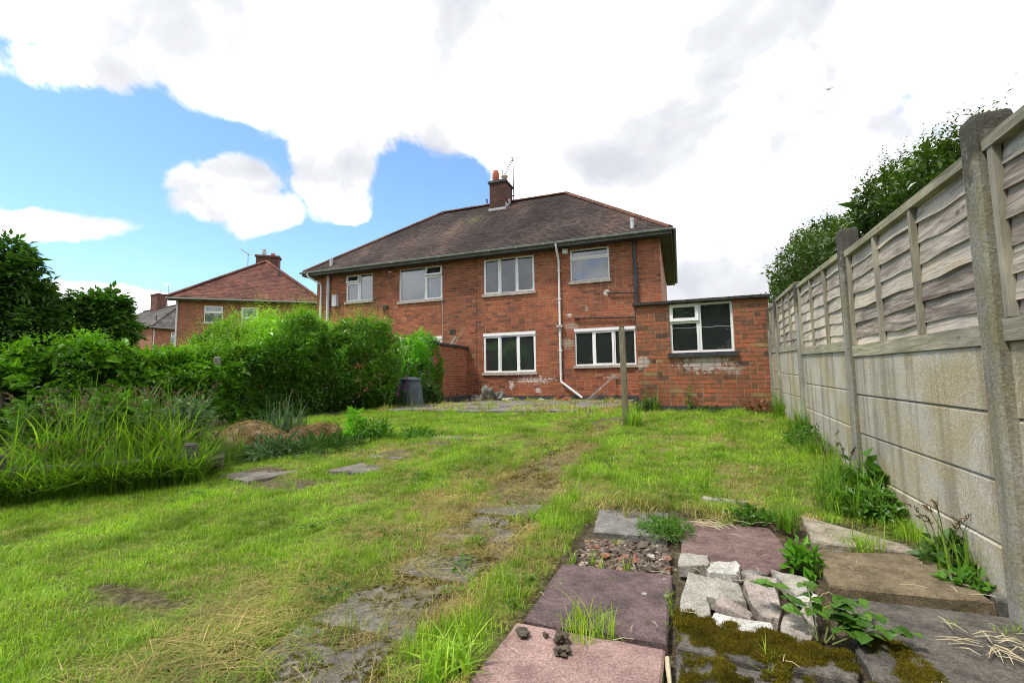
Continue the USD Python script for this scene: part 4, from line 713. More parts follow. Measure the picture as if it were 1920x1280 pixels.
for (ya, yb), (top, wb, j1, j2, j3) in zip(zip(post_y, post_y[1:]), SECT):
    ya, yb = ya+.045, yb-.045
    joints = [wb, j1, j2, j3, (j3[0]-.32, j3[1]-.32)]
    for k in range(4):
        (a1, b1), (a0, b0) = joints[k], joints[k+1]; g = .006 if k else .004; o = .022 + r7.uniform(-.004, .004)
        mb = MB(); fquad(mb, ya, yb, a0, b0, a1-g-.012, b1-g-.012, -.022, o)
        v = [fpt(ya, o, a1-g-.012), fpt(yb, o, b1-g-.012), fpt(ya, o-.012, a1-g), fpt(yb, o-.012, b1-g), fpt(ya, -.022, a1-g), fpt(yb, -.022, b1-g)]
        mb.add(v, [[0, 1, 3, 2], [2, 3, 5, 4]]); mb.build('gravel_board', 'gravel_board', fence)
    # wooden panel: lapped waney boards between frame rails and battens
    pn = MB(); fquad(pn, ya+.004, yb-.004, top[0]-.045, top[1]-.045, top[0], top[1], -.02, .040, .6); fquad(pn, ya+.004, yb-.004, wb[0]-.008, wb[1]-.008, wb[0]+.075, wb[1]+.075, -.02, .034, .8)
    panel = pn.build('fence_panel', 'rail_wood', fence)
    nb = 7
    for k in range(nb):
        lo = lambda t, k=k: wb[0]+(wb[1]-wb[0])*t + .03 + (k/nb)*((top[0]-wb[0])*(1-t)+(top[1]-wb[1])*t - .06)
        hh = (top[0]-wb[0])/nb + .028; n = 26; t = np.linspace(0, 1, n); base = lo(t)
        ph = r7.uniform(0, 6, 3); q1, q2, q3 = r7.uniform(3, 7), r7.uniform(9, 17), r7.uniform(24, 40); wav = .0055*np.sin(t*q1+ph[0]) + .004*np.sin(t*q2+ph[1]) + .0025*np.sin(t*q3+ph[2]); zz0 = base + wav; zz1 = base + hh
        zz1 = np.minimum(zz1, top[0]+(top[1]-top[0])*t - .046)
        v = []
        for i in range(n):
            y = ya+.008 + (yb-ya-.016)*t[i]; b = .004*math.sin(t[i]*9+ph[1])
            v += [fpt(y, .016+b, zz0[i]), fpt(y, .001, zz1[i]), fpt(y, .004+b, zz0[i])]
        f = []
        for i in range(n-1): q = i*3; f += [[q, q+1, q+4, q+3], [q+2, q, q+3, q+5]]
        MB().add(v, f, float(r7.uniform(0, 1))).build('slat', 'fence_board', panel)
    for t in (0.012, 0.335, 0.655, 0.985):
        y = ya+.02 + (yb-ya-.04)*t; zb = wb[0]+(wb[1]-wb[0])*t; zt = top[0]+(top[1]-top[0])*t
        mb = MB(); fquad(mb, y-.018, y+.018, zb+.078, zb+.078, zt-.046, zt-.046, .010, .036, float(r7.uniform(.2, .9))); mb.build('batten', 'fence_batten', panel)

# ------------------------------------------------------------------ paving in the foreground
def slab_mesh(poly, zt, thick=.045, bev=.006, rough=0.0, tilt=(0, 0), r=None, seg=1):
    p = np.asarray(poly, float)
    if np.cross(p[1]-p[0], p[2]-p[1]) < 0: p = p[::-1]
    if seg > 1:
        q = []
        for a, b in zip(p, np.roll(p, -1, 0)):
            for k in range(seg): q.append(a + (b-a)*k/seg + (r.normal(size=2)*rough if k else 0))
        p = np.array(q)
    c = p.mean(0); d = p-c; n = len(p)
    inner = c + d*(1 - bev/np.linalg.norm(d, axis=1, keepdims=True)); hz = lambda q: zt + (q-c) @ np.array(tilt)
    v = np.vstack([np.column_stack([inner, hz(inner)]), np.column_stack([p, hz(p)-bev*.8]), np.column_stack([p + (r.normal(size=p.shape)*rough if r is not None else 0), hz(p)-thick])])
    f = [[i, (i+1) % n, n+(i+1) % n, n+i][::-1] for i in range(n)] + [[n+i, n+(i+1) % n, 2*n+(i+1) % n, 2*n+i][::-1] for i in range(n)]
    v = np.vstack([v, [[*c, zt]]]); tri = [[i, (i+1) % n, 3*n] for i in range(n)]
    f = np.array(f); f = np.vstack([f[:, [0, 1, 2]], f[:, [0, 2, 3]], tri]); return v, f
pav = thing('paving', None, None, kind='structure')
r8 = np.random.default_rng(14)
def slab(poly, mat, dz=0.0, label=None, parent=pav, name='paving_slab', **k):
    k = {'seg': 7, 'rough': .0035, 'bev': .009, **k}; c = np.mean(poly, 0); v, f = slab_mesh(poly, float(gz(*c))+dz, r=r8, **k); return put(name, v, f, mat, parent, label, tone=np.full(len(v), .5))
SL = dict(purple=[(-.59, 2.27), (-.075, 2.30), (-.085, 1.735), (-.605, 1.725)], pink=[(-.625, 1.705), (-.09, 1.70), (-.10, 1.12), (-.66, 1.11)], grey=[(-.56, 3.20), (-.115, 3.25), (-.11, 2.76), (-.52, 2.73)],
    maroon=[(-.04, 3.13), (.45, 3.12), (.49, 2.58), (.33, 2.42), (-.04, 2.43)], tan=[(.60, 2.745), (1.075, 2.82), (1.085, 2.34), (.545, 2.325)], buff=[(.67, 3.38), (1.03, 2.97), (1.06, 2.84), (.61, 2.87)],
    moss=[(-.055, 1.98), (.30, 1.90), (.50, 1.86), (.46, 1.70), (-.05, 1.72)], mossb=[(-.055, 1.705), (.455, 1.685), (.47, 1.10), (-.06, 1.12)], dark=[(.545, 2.305), (1.20, 2.315), (1.22, 1.70), (.50, 1.73)], darkb=[(.49, 1.715), (1.22, 1.685), (1.22, 1.08), (.485, 1.09)])
slab(SL['purple'], 'slab_purple', .006, 'dark purple slab spotted with white lichen', tilt=(.004, .012))
slab(SL['pink'], 'slab_pink', .010, 'pale pink slab at the corner of the paving', tilt=(0, .006))
slab(SL['grey'], 'slab_grey', .004, 'grey slab half covered with clippings')
slab(SL['maroon'], 'slab_maroon', .006, 'maroon slab beyond the broken one')
slab(SL['tan'], 'slab_tan', .026, 'tan slab standing proud of its neighbours', thick=.06, tilt=(.015, .01))
slab(SL['buff'], 'slab_buff', .018, 'buff slab by the fence'); slab(SL['moss'], 'slab_dark', .006, 'slab under thick moss'); slab(SL['mossb'], 'slab_dark', .004, 'speckled dark slab with moss patches')
slab(SL['dark'], 'slab_dark', .004, 'large dark slab by the fence'); slab(SL['darkb'], 'slab_dark', .002)
slab([(1.13, 2.52), (1.27, 2.45), (1.24, 2.33), (1.10, 2.36)], 'slab_grey', .03, 'concrete lump against the fence', thick=.09, seg=3, rough=.008)
brk = thing('broken_slab', 'shattered pale slab in tilted pieces', None, parent=pav)
FRAG = [([(-.044, 2.486), (.091, 2.50), (.083, 2.40), (-.049, 2.36)], .045, 'slab_pale', (.0, .10)), ([(.09, 2.43), (.206, 2.45), (.213, 2.40), (.202, 2.35), (.085, 2.36)], .040, 'slab_white', (.1, .25)), ([(-.008, 2.286), (.194, 2.225), (.205, 2.09), (.065, 2.10), (-.037, 2.09)], .036, 'slab_pale', (.03, .10)),
    ([(-.037, 2.08), (.06, 2.088), (.066, 1.965), (.021, 1.915), (-.045, 1.92)], .030, 'slab_pale', (0, .06)), ([(.106, 2.085), (.218, 2.03), (.21, 1.995), (.098, 2.01)], .036, 'slab_speckled', (-.2, .3)), ([(.080, 1.985), (.272, 1.965), (.268, 1.90), (.11, 1.885), (.068, 1.92)], .018, 'slab_white', (.02, .08)),
    ([(.231, 2.358), (.350, 2.331), (.33, 2.242), (.326, 2.106), (.297, 2.064), (.318, 2.045), (.304, 2.005), (.246, 1.99), (.225, 2.071), (.215, 2.212)], .038, 'slab_speckled', (.02, .05)), ([(.345, 2.418), (.476, 2.395), (.477, 2.291), (.405, 2.222), (.370, 2.321)], .036, 'slab_pale', (-.05, .08)),
    ([(.397, 2.20), (.475, 2.279), (.475, 2.216), (.464, 2.165), (.406, 2.155)], .034, 'slab_white', (.1, -.1)), ([(.325, 2.045), (.415, 2.125), (.455, 2.10), (.404, 1.957), (.36, 1.86), (.290, 1.905)], .020, 'slab_speckled', (.0, .05)), ([(.22, 2.405), (.276, 2.435), (.330, 2.41), (.24, 2.372)], .020, 'slab_grey', (0, .1))]
for i, (poly, dz, m, tl) in enumerate(FRAG):
    c = np.mean(poly, 0); v, f = slab_mesh(poly, float(gz(*c))+dz*.62, .05, .004, .005, tl, r8, 3); put('fragment', v, f, m, brk)
def stones(name, n, area, size, mat, kind='stuff', seed=1, **kw):
    r = np.random.default_rng(seed); mb = MB(); base = trimesh.creation.icosphere(1)
    for _ in range(n):
        x, y = r.uniform(area[0], area[1]), r.uniform(area[2], area[3]); s = size*r.lognormal(0, .5)
        v = base.vertices*(1 + .25*r.normal(size=(len(base.vertices), 1)))*np.array([1, r.uniform(.6, 1), r.uniform(.4, .7)])*s; a = r.uniform(0, 6.28); c, q = math.cos(a), math.sin(a)
        v = v @ np.array([[c, -q, 0], [q, c, 0], [0, 0, 1]]).T + [x, y, float(gz(x, y)) + kw.get('dz', -.03) + s*.25]; mb.add(v, base.faces, r.random())
    mb.build(name, mat, None, kw.get('label'), kw.get('cat'), kind=kind)
stones('rubble', 900, (-.55, -.09, 2.33, 2.70), .0085, 'rubble', seed=3, label='gravel and brick crumbs in the gap of a missing slab', cat='rubble', dz=-.028)
def blob(name, loc, size, mat, seed, label, cat, group=None, rough=.2, sub=3, parent=None, smooth=True):
    t = trimesh.creation.icosphere(sub); v = t.vertices.copy(); v *= (1 + rough*wob(v*1.3+seed*3.1, .8) + rough*.5*wob(v+seed, 2.6))[:, None]; v *= np.asarray(size); v[:, 2] = np.maximum(v[:, 2], -size[2]*.6)
    return put(name, v + np.asarray(loc), t.faces, mat, parent, label, cat, group, smooth=smooth)
G = lambda x, y, dz=0.0: (x, y, float(gz(x, y))+dz)
blob('soil_clod', G(-.43, 1.615, .026), (.026, .02, .017), 'soil_clod', 1, 'larger crumbly soil clod nearest the grass tuft on the pink slab', 'clod', rough=.35)
blob('soil_clod', G(-.415, 1.555, .022), (.028, .02, .012), 'soil_clod', 2, 'flat soil clod beside the larger one on the pink slab', 'clod', rough=.4)
blob('soil_clod', G(-.57, 1.62, .020), (.022, .026, .006), 'soil_clod', 3, 'smear of soil on the outer edge of the pink slab', 'clod', rough=.4)
blob('soil_clod', G(-.49, 1.635, .018), (.010, .008, .006), 'soil_clod', 4, 'tiny lone soil crumb on the pink slab', 'clod', rough=.4)
# path slabs through the lawn
path = thing('path', None, None, kind='structure')
for k, y in enumerate(np.arange(1.0, 3.3, .47)):
    j = r8.uniform(-.02, .02, 4); slab([(PATH_L(y)+j[0], y), (PATH_R(y)+j[1], y+j[2]*.5), (PATH_R(y)+j[1]-.005, y+.45), (PATH_L(y)+j[0], y+.45+j[3]*.5)], 'slab_path', .002, parent=path, name='path_slab', tilt=(r8.uniform(-.01, .01), r8.uniform(-.008, .008)))
stp = thing('stepping_stones', None, None, kind='structure')
for k, q in enumerate(STEPS): slab(q, 'slab_path', .008 if k < 2 else .002, parent=stp, name='stepping_slab')
patio = thing('patio', None, None, kind='structure')
for i, x in enumerate(np.arange(-6.15, -1.5, .61)):
    for k, y in enumerate(np.arange(8.35, 13.5, .61)):
        if x > -2.2 and y < 9.3: continue
        j = r8.uniform(-.02, .02, 2); q = np.array([(x, y), (x+.59, y), (x+.59, y+.59), (x, y+.59)]) + j*.5
        slab(q, ('slab_path', 'slab_grey', 'slab_grey')[r8.integers(3)], .035 + r8.uniform(-.008, .012), parent=patio, name='paving_slab', tilt=(r8.uniform(-.01, .01), r8.uniform(-.015, .015)))

# ------------------------------------------------------------------ planting and small things
# ------------------------------------------------------------------ foliage tools
def unit(a): return a/(np.linalg.norm(a, axis=-1, keepdims=True) + 1e-12)
def leaf_mesh(C, A, N, L, W, fold=0.25):
    "folded leaves: base C, pointing along A, facing N; returns vertices and triangles"
    A = unit(A); S = unit(np.cross(A, N)); N = np.cross(S, A); n = len(C); L = np.broadcast_to(L, n)[:, None]; W = np.broadcast_to(W, n)[:, None]
    v = np.stack([C, C + A*L*.45 + S*W*.5 + N*W*fold, C + A*L - N*L*.10, C + A*L*.45 - S*W*.5 + N*W*fold], 1).reshape(-1, 3)
    q = np.arange(n)[:, None]*4; return v, np.vstack([np.hstack([q, q+1, q+2]), np.hstack([q, q+2, q+3])])
def blade_mesh(P, az, h, lean, w, seg=3, curl=1.0):
    n = len(P); d = np.stack([np.cos(az), np.sin(az), 0*az], 1); s = np.stack([-np.sin(az), np.cos(az), 0*az], 1); V = []
    for k in range(seg+1):
        t = k/seg; c = P + d*(lean*h*t**(1+.8*curl))[:, None] + np.array([0, 0, 1.0])*(h*(t - .42*np.minimum(lean, 1.3)*t**2.2*curl))[:, None]
        ww = (w*(1-t**1.6)*.5)[:, None]
        if k < seg: V += [c - s*ww, c + s*ww]
        else: V.append(c)
    m = 2*seg+1; v = np.stack(V, 1).reshape(-1, 3); q = np.arange(n)[:, None]*m; f = []
    for k in range(seg-1): f += [np.hstack([q+2*k, q+2*k+1, q+2*k+3]), np.hstack([q+2*k, q+2*k+3, q+2*k+2])]
    f.append(np.hstack([q+2*seg-2, q+2*seg-1, q+2*seg])); return v, np.vstack(f), m
def hedge_cloud(n, line, r, lump=.22, inner=.16, square=.75, seedk=0.0):
    "points near the skin of a hedge that follows line = [(x, y, half depth, height, ground)]"
    L = np.asarray(line, float); seg = np.linalg.norm(np.diff(L[:, :2], axis=0), axis=1); cs = np.concatenate([[0], np.cumsum(seg)])
    s = r.uniform(0, cs[-1], n); row = np.stack([np.interp(s, cs, L[:, k]) for k in range(L.shape[1])], 1)
    tx = np.interp(s+.05, cs, L[:, 0]) - np.interp(s-.05, cs, L[:, 0]); ty = np.interp(s+.05, cs, L[:, 1]) - np.interp(s-.05, cs, L[:, 1]); tn = unit(np.stack([tx, ty], 1)); nr = np.stack([tn[:, 1], -tn[:, 0]], 1)
    end = np.minimum(s, cs[-1]-s); cap = np.clip(end/.5, 0.02, 1)**.45
    side = r.random(n) < 2*row[:, 3]/(2*row[:, 3] + 2*row[:, 2]); zz = r.random(n); la = r.uniform(-1, 1, n); sg = np.sign(la)
    u = 1 - np.abs(r.normal(0, inner, n)); cc = np.where(side, sg*(1 - .30*zz**3 - .12*(1-zz)**2), la)*u; qq = np.where(side, zz, 1 - .30*np.abs(la)**3)*np.where(side, 1, u)
    base = np.column_stack([row[:, 0], row[:, 1], row[:, 4]]); off = np.column_stack([nr*(cc*row[:, 2]*cap)[:, None], qq*row[:, 3]*(.45+.55*cap)])
    p = base + off; k = lump*wob(p + seedk, .75) + lump*.5*wob(p + seedk, 1.9); c = np.where(side, sg, la*.5); q = np.where(side, .25 + .5*zz**3, 1.0)
    P = p + np.column_stack([nr*(c*k*row[:, 2])[:, None], q*k*row[:, 3]*.55]); O = unit(np.column_stack([nr*c[:, None], q])); return P, O, u, np.clip(off[:, 2]/row[:, 3], 0, 1)
def leaves_on(P, O, r, L, W, tone, droop=.35, spread=.9):
    n = len(P); A = unit(O*.6 + r.normal(size=(n, 3))*spread*.7 - np.array([0, 0, droop])*r.random((n, 1))); N = unit(O + np.array([0, 0, .9]) + r.normal(size=(n, 3))*.55)
    s = r.lognormal(0, .32, n); v, f = leaf_mesh(P, A, N, L*s, W*s); return v, f, np.repeat(tone, 4)
def sprays(P, D, r, k=5, L=.09, W=.04, tone=None, gap=.035):
    "compound leaves: k leaflets along a drooping stalk"
    out = []; n = len(P); D = unit(D); S = unit(np.cross(D, np.array([0, 0, 1.0]) + r.normal(size=(n, 3))*.25)); N = np.cross(S, D); tone = np.full(n, .5) if tone is None else tone; V, F, T, o = [], [], [], 0
    for j in range(k):
        side = 0 if j == k-1 else (1 if j % 2 else -1); pos = P + D*(gap*(j//2+1)); A = D*.55 + S*side*.9 + np.array([0, 0, -.25]) if side else D + np.array([0, 0, -.35])
        sc = r.lognormal(0, .15, n); v, f = leaf_mesh(pos, A, N + r.normal(size=(n, 3))*.2, L*sc, W*sc); V.append(v); F.append(f+o); T.append(np.repeat(np.clip(tone + r.normal(0, .06, n), 0, 1), 4)); o += len(v)
    return np.vstack(V), np.vstack(F), np.concatenate(T)
def shoots(P, r, length, n_leaf, L, W, tone, up=1.0):
    "thin leading shoots with small leaves, one per point"
    n = len(P); d = unit(np.column_stack([r.normal(size=(n, 2))*.33, np.full(n, up)])); ln = length*r.lognormal(0, .35, n); V, F, T, o = [], [], [], 0
    for j in range(n_leaf):
        t = (j+.5)/n_leaf; c = P + d*(ln*t)[:, None]; a = r.uniform(0, 6.28, n); A = np.column_stack([np.cos(a), np.sin(a), np.full(n, .55)]); N = np.column_stack([-np.cos(a)*.6, -np.sin(a)*.6, np.ones(n)])
        s = (1.1-.6*t)*r.lognormal(0, .15, n); v, f = leaf_mesh(c, A, N, L*s, W*s); V.append(v); F.append(f+o); T.append(np.repeat(np.clip(tone + .35*t + r.normal(0, .08, n), 0, 1), 4)); o += len(v)
    return np.vstack(V), np.vstack(F), np.concatenate(T)
def stems(parent, paths, mat='bark', name='stem'):
    mb = MB()
    for pts, r0, r1 in paths: mb.tube(pts, np.linspace(r0, r1, len(pts)), 6)
    return mb.build(name, mat, parent)
def bent(a, b, r, n=5, k=.06):
    a, b = np.asarray(a, float), np.asarray(b, float); t = np.linspace(0, 1, n)[:, None]; p = a + (b-a)*t; return p + r.normal(size=p.shape)*k*np.sin(t*np.pi)

# ------------------------------------------------------------------ hedge between the gardens
r = np.random.default_rng(41)
def add_hedge(label, line, n, L, W, look_, seed, tone0=.30, shoot=None, lump=.22, group=None, cat='hedge', name='hedge', inner=.16, stemn=12, flower=None):
    r = np.random.default_rng(seed); t = thing(name, label, cat, (line[0][0], line[0][1], 0), 0, group); o = np.array([line[0][0], line[0][1], 0.0])
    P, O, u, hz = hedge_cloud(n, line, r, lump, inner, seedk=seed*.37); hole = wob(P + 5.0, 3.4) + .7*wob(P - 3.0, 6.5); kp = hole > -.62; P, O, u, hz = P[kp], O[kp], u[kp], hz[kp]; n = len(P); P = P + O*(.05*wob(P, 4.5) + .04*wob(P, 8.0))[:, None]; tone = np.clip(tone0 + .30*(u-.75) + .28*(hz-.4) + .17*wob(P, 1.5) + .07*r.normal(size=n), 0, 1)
    v, f, tn = leaves_on(P-o, O, r, L, W, tone); mb = MB().add(v, f, tn)
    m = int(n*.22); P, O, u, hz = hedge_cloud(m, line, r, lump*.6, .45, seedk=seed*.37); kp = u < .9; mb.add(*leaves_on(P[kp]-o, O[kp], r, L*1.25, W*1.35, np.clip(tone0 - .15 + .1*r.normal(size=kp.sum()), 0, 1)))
    if shoot:
        num, length, nl, sl, sw, st = shoot; P, O, u, hz = hedge_cloud(num*4, line, r, lump, .05, seedk=seed*.37); k = np.argsort(-hz - .25*r.random(len(hz)))[:num]
        mb.add(*shoots(P[k]-o-[0, 0, .05], r, length, nl, sl, sw, st))
    mb.build('foliage', look_, t)
    pa = []
    Ln = np.asarray(line, float)
    for _ in range(stemn):
        i = r.uniform(0, len(line)-1); x, y, hd, h, g = [np.interp(i, range(len(line)), Ln[:, k]) for k in range(5)]; b = np.array([x + r.uniform(-.5, .5)*hd, y + r.uniform(-.4, .4)*hd, g-.05])-o
        pa.append((bent(b, b + [r.uniform(-.4, .4), r.uniform(-.4, .4), h*.8], r), .022, .008))
    stems(t, pa).SetCustomDataByKey('kind', 'stuff')
    if flower:
        P = np.asarray(flower)-o; mb = MB()
        for c in P:
            q = c + r.normal(size=(70, 3))*[.10, .10, .035]; v, f, tn = leaves_on(q, np.tile([0.3, -.4, .8], (70, 1)), r, .022, .02, np.full(70, .5)); mb.add(v, f, tn)
        mb.build('blossom', 'blossom', t)
    return t
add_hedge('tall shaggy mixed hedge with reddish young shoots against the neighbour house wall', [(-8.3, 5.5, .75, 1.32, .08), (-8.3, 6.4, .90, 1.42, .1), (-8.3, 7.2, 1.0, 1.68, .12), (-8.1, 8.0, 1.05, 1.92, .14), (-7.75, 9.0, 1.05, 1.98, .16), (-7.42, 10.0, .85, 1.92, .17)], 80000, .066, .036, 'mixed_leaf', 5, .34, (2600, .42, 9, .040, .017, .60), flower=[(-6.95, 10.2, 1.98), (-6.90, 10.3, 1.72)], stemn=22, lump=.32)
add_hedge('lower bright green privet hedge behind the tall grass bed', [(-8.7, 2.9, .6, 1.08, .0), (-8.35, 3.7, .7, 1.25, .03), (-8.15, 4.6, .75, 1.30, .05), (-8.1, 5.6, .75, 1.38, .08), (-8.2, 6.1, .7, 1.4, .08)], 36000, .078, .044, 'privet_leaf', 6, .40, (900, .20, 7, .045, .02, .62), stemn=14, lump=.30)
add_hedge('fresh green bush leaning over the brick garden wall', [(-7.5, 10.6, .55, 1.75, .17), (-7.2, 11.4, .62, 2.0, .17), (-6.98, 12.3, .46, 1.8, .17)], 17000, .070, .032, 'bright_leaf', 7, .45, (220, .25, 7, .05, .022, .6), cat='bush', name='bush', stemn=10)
add_hedge('dark nettles and brambles growing round the compost bin', [(-7.35, 9.0, .35, .45, .16), (-6.9, 9.9, .35, .42, .17), (-6.6, 10.9, .42, .55, .17), (-6.5, 11.7, .3, .45, .17)], 7000, .06, .026, 'nettle_leaf', 8, .42, (260, .25, 7, .05, .022, .45), cat='weeds', name='nettle_patch', stemn=6)
# elder bushes at the frame's edge: compound leaves on arching branches
def elder(label, base, tips, n, seed, rad=.55, L=.105, W=.046, look_='elder_leaf', name='elder_bush', cat='bush', k=5, gap=.042):
    r = np.random.default_rng(seed); t = thing(name, label, cat, base); b0 = np.asarray(base, float); mb = MB(); pa = []
    for tip, rd in tips:
        tip = np.asarray(tip, float)-b0; pa.append((bent([r.uniform(-.1, .1), r.uniform(-.1, .1), -.05], tip, r, 6, .09), .035, .008)); m = int(n*rd**2/sum(q[1]**2 for q in tips))
        d = unit(r.normal(size=(m, 3))); u = r.random(m)**.42; p = tip + d*u[:, None]*rd*np.array([1, 1, .95]); p *= 1 + 0; k2 = wob((p+b0), 2.3) > -.75; p, d, u = p[k2], d[k2], u[k2]
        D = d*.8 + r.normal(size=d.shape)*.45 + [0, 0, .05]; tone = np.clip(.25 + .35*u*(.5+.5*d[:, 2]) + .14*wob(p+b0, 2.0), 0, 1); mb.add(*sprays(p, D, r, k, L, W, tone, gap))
        for _ in range(3): e = tip + unit(r.normal(size=3))*rd*.75; pa.append((bent(pa[-1][0][-1] if False else tip*.7, e, r, 4, .04), .012, .004))
    mb.build('foliage', look_, t); stems(t, pa, name='branch'); return t
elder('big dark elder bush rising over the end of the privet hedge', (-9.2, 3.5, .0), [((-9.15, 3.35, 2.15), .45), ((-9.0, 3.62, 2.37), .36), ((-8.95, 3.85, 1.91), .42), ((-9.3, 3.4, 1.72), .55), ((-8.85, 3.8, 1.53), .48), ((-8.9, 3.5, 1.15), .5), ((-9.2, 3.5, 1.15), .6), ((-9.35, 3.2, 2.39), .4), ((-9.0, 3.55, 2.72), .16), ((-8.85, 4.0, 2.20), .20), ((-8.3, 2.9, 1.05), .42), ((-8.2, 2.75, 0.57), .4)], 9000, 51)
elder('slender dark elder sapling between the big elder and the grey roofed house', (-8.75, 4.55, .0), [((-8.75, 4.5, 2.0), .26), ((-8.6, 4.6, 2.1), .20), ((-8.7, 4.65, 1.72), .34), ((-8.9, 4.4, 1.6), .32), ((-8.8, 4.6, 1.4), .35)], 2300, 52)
# old posts showing through the hedge
for lab, (x, y), z, w in (('weathered grey board end showing where the two hedges meet', (-7.62, 5.72), 1.30, .055), ('grey concrete post standing in front of the dark elder', (-7.98, 3.15), 1.10, .05)):
    t = thing('hedge_post', lab, 'post', (x, y, 0)); mb = MB()
    n = 8; th = np.array([.2, 1.37, 1.77, 2.94, 3.34, 4.51, 4.91, 6.08]); rr = w*1.35
    mb.tube([(0, 0, -.2), (0, 0, z-.02)], rr*.95, 4).tube([(0, 0, z-.02), (0, 0, z)], [rr*.95, rr*.75], 4); mb.build('shaft', 'grey_wood' if w > .052 else 'post_concrete', t)

# trees behind the fence
def shrub_tree(label, base, lobes, n, seed):
    r = np.random.default_rng(seed); t = thing('laurel_tree', label, 'tree', base); b0 = np.asarray(base, float); mb = MB(); pa = []; tot = sum(q[1]**2 for q in lobes)
    pa.append((bent((0, 0, -.1), (0.05, 0, 1.5), r, 5, .05), .09, .06))
    for c, rd in lobes:
        c = np.asarray(c, float)-b0; m = int(n*rd**2/tot); d = unit(r.normal(size=(m, 3))); u = r.random(m)**.36; lum = 1 + .17*wob(d*1.6 + c, 1.2); p = c + d*(u*lum*rd)[:, None]; keep = wob(p+b0, 2.6) > -.62; p, d, u = p[keep], d[keep], u[keep]
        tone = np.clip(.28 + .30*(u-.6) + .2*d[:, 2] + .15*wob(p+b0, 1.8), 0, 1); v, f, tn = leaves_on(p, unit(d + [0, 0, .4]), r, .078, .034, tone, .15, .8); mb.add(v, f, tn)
        k = np.argsort(-(d[:, 2] + .3*r.random(len(d))) - u)[:max(6, m//28)]; mb.add(*shoots(p[k], r, .20, 7, .062, .024, .35))
        pa.append((bent((0.05, 0, 1.3), c, r, 5, .08), .05, .012))
        for _ in range(4): pa.append((bent(c*.85, c + unit(r.normal(size=3))*rd*.8, r, 4, .05), .016, .005))
    mb.build('crown', 'laurel_leaf', t); stems(t, pa[:1], name='trunk'); stems(t, pa[1:], name='limb')
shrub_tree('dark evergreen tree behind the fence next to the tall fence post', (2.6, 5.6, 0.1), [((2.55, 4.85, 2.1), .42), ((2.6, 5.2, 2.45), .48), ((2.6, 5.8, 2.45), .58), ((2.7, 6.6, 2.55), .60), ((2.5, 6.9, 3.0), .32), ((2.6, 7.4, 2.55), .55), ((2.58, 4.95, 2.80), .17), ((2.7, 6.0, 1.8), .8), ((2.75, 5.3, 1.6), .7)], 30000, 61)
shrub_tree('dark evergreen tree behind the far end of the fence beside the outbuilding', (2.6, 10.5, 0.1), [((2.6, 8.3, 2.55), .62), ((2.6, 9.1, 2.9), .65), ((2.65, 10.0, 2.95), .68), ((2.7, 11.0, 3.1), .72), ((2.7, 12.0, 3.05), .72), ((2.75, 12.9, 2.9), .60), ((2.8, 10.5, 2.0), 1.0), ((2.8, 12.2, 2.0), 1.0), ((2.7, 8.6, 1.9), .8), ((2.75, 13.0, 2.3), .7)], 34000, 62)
# tall belt of trees behind the viewer, seen mirrored in the lower windows
rb = np.random.default_rng(71); bp, bo, bu, bh = hedge_cloud(52000, [(-16, -9, 1.6, 6.6, 0), (-8, -10, 1.8, 7.2, 0), (0, -10, 1.8, 7.0, 0), (9, -9, 1.8, 7.2, 0)], rb, .25)
v, f, tn = leaves_on(bp, bo, rb, .42, .30, np.clip(.3 + .2*rb.normal(size=len(bp)), 0, 1)); put('far_hedge', v, f, 'privet_leaf', None, 'dark tall hedge mirrored in the ground floor window panes', 'hedge', kind='stuff', tone=tn)

# ------------------------------------------------------------------ raised bed with tall grass
bed = thing('raised_bed', 'low bed of stacked dark timber sleepers buried in tall grass', 'raised bed', (0, 0, 0))
FR, FL = np.array([-4.30, 2.95]), np.array([-5.08, 2.02]); nv = np.array([-.77, .64]); BR, BL = FR + nv*1.15, FL + nv*1.15
rs = np.random.default_rng(81)
def sleeper(a, b, z, h, w, name='sleeper'):
    a, b = np.asarray(a, float), np.asarray(b, float); L = np.linalg.norm(b-a); d = (b-a)/L; M = np.eye(4); M[:2, 0] = d; M[:2, 1] = [-d[1], d[0]]; M[:3, 3] = [*a, z]
    mb = MB(); n = 7; e = .012; prof = [(-w/2+e, 0), (w/2-e, 0), (w/2, e), (w/2, h-e), (w/2-e, h), (-w/2+e, h), (-w/2, h-e), (-w/2, e)]; v = []
    for i in range(n):
        x = L*i/(n-1); j = rs.normal(0, .004, (8, 2)); v += [(x, p[0]+j[k, 0], p[1]+j[k, 1]) for k, p in enumerate(prof)]
    f = [[i*8+k, i*8+(k+1) % 8, (i+1)*8+(k+1) % 8, (i+1)*8+k][::-1] for i in range(n-1) for k in range(8)]; v = np.array(v)
    vv = v @ M[:3, :3].T + M[:3, 3]; mb.add(vv, f, float(rs.random()))
    for s, q in ((vv[:8], 1), (vv[-8:], -1)): mb.add(np.vstack([s, s.mean(0)]), [([k, (k+1) % 8, 8] if q < 0 else [(k+1) % 8, k, 8]) for k in range(8)], .7)
    mb.build(name, 'sleeper_wood', bed)
for k in range(2):
    z = -.14 + k*.155; o = .012*(-1)**k
    sleeper(FL + [o, 0], FR + [o, 0], z, .148, .12); sleeper(FR + nv*.07, BR + [0, o], z, .148, .12); sleeper(BR, BL, z+.02, .148, .12); sleeper(BL, FL + nv*.07, z, .148, .12)
for p in (FR + [.05, .02], BR + [.06, 0], FL): MB().tube([(*p, -.2), (*p, .26), (*p, .275)], [.062, .058, .045], 7).build('corner_post', 'sleeper_wood', bed)
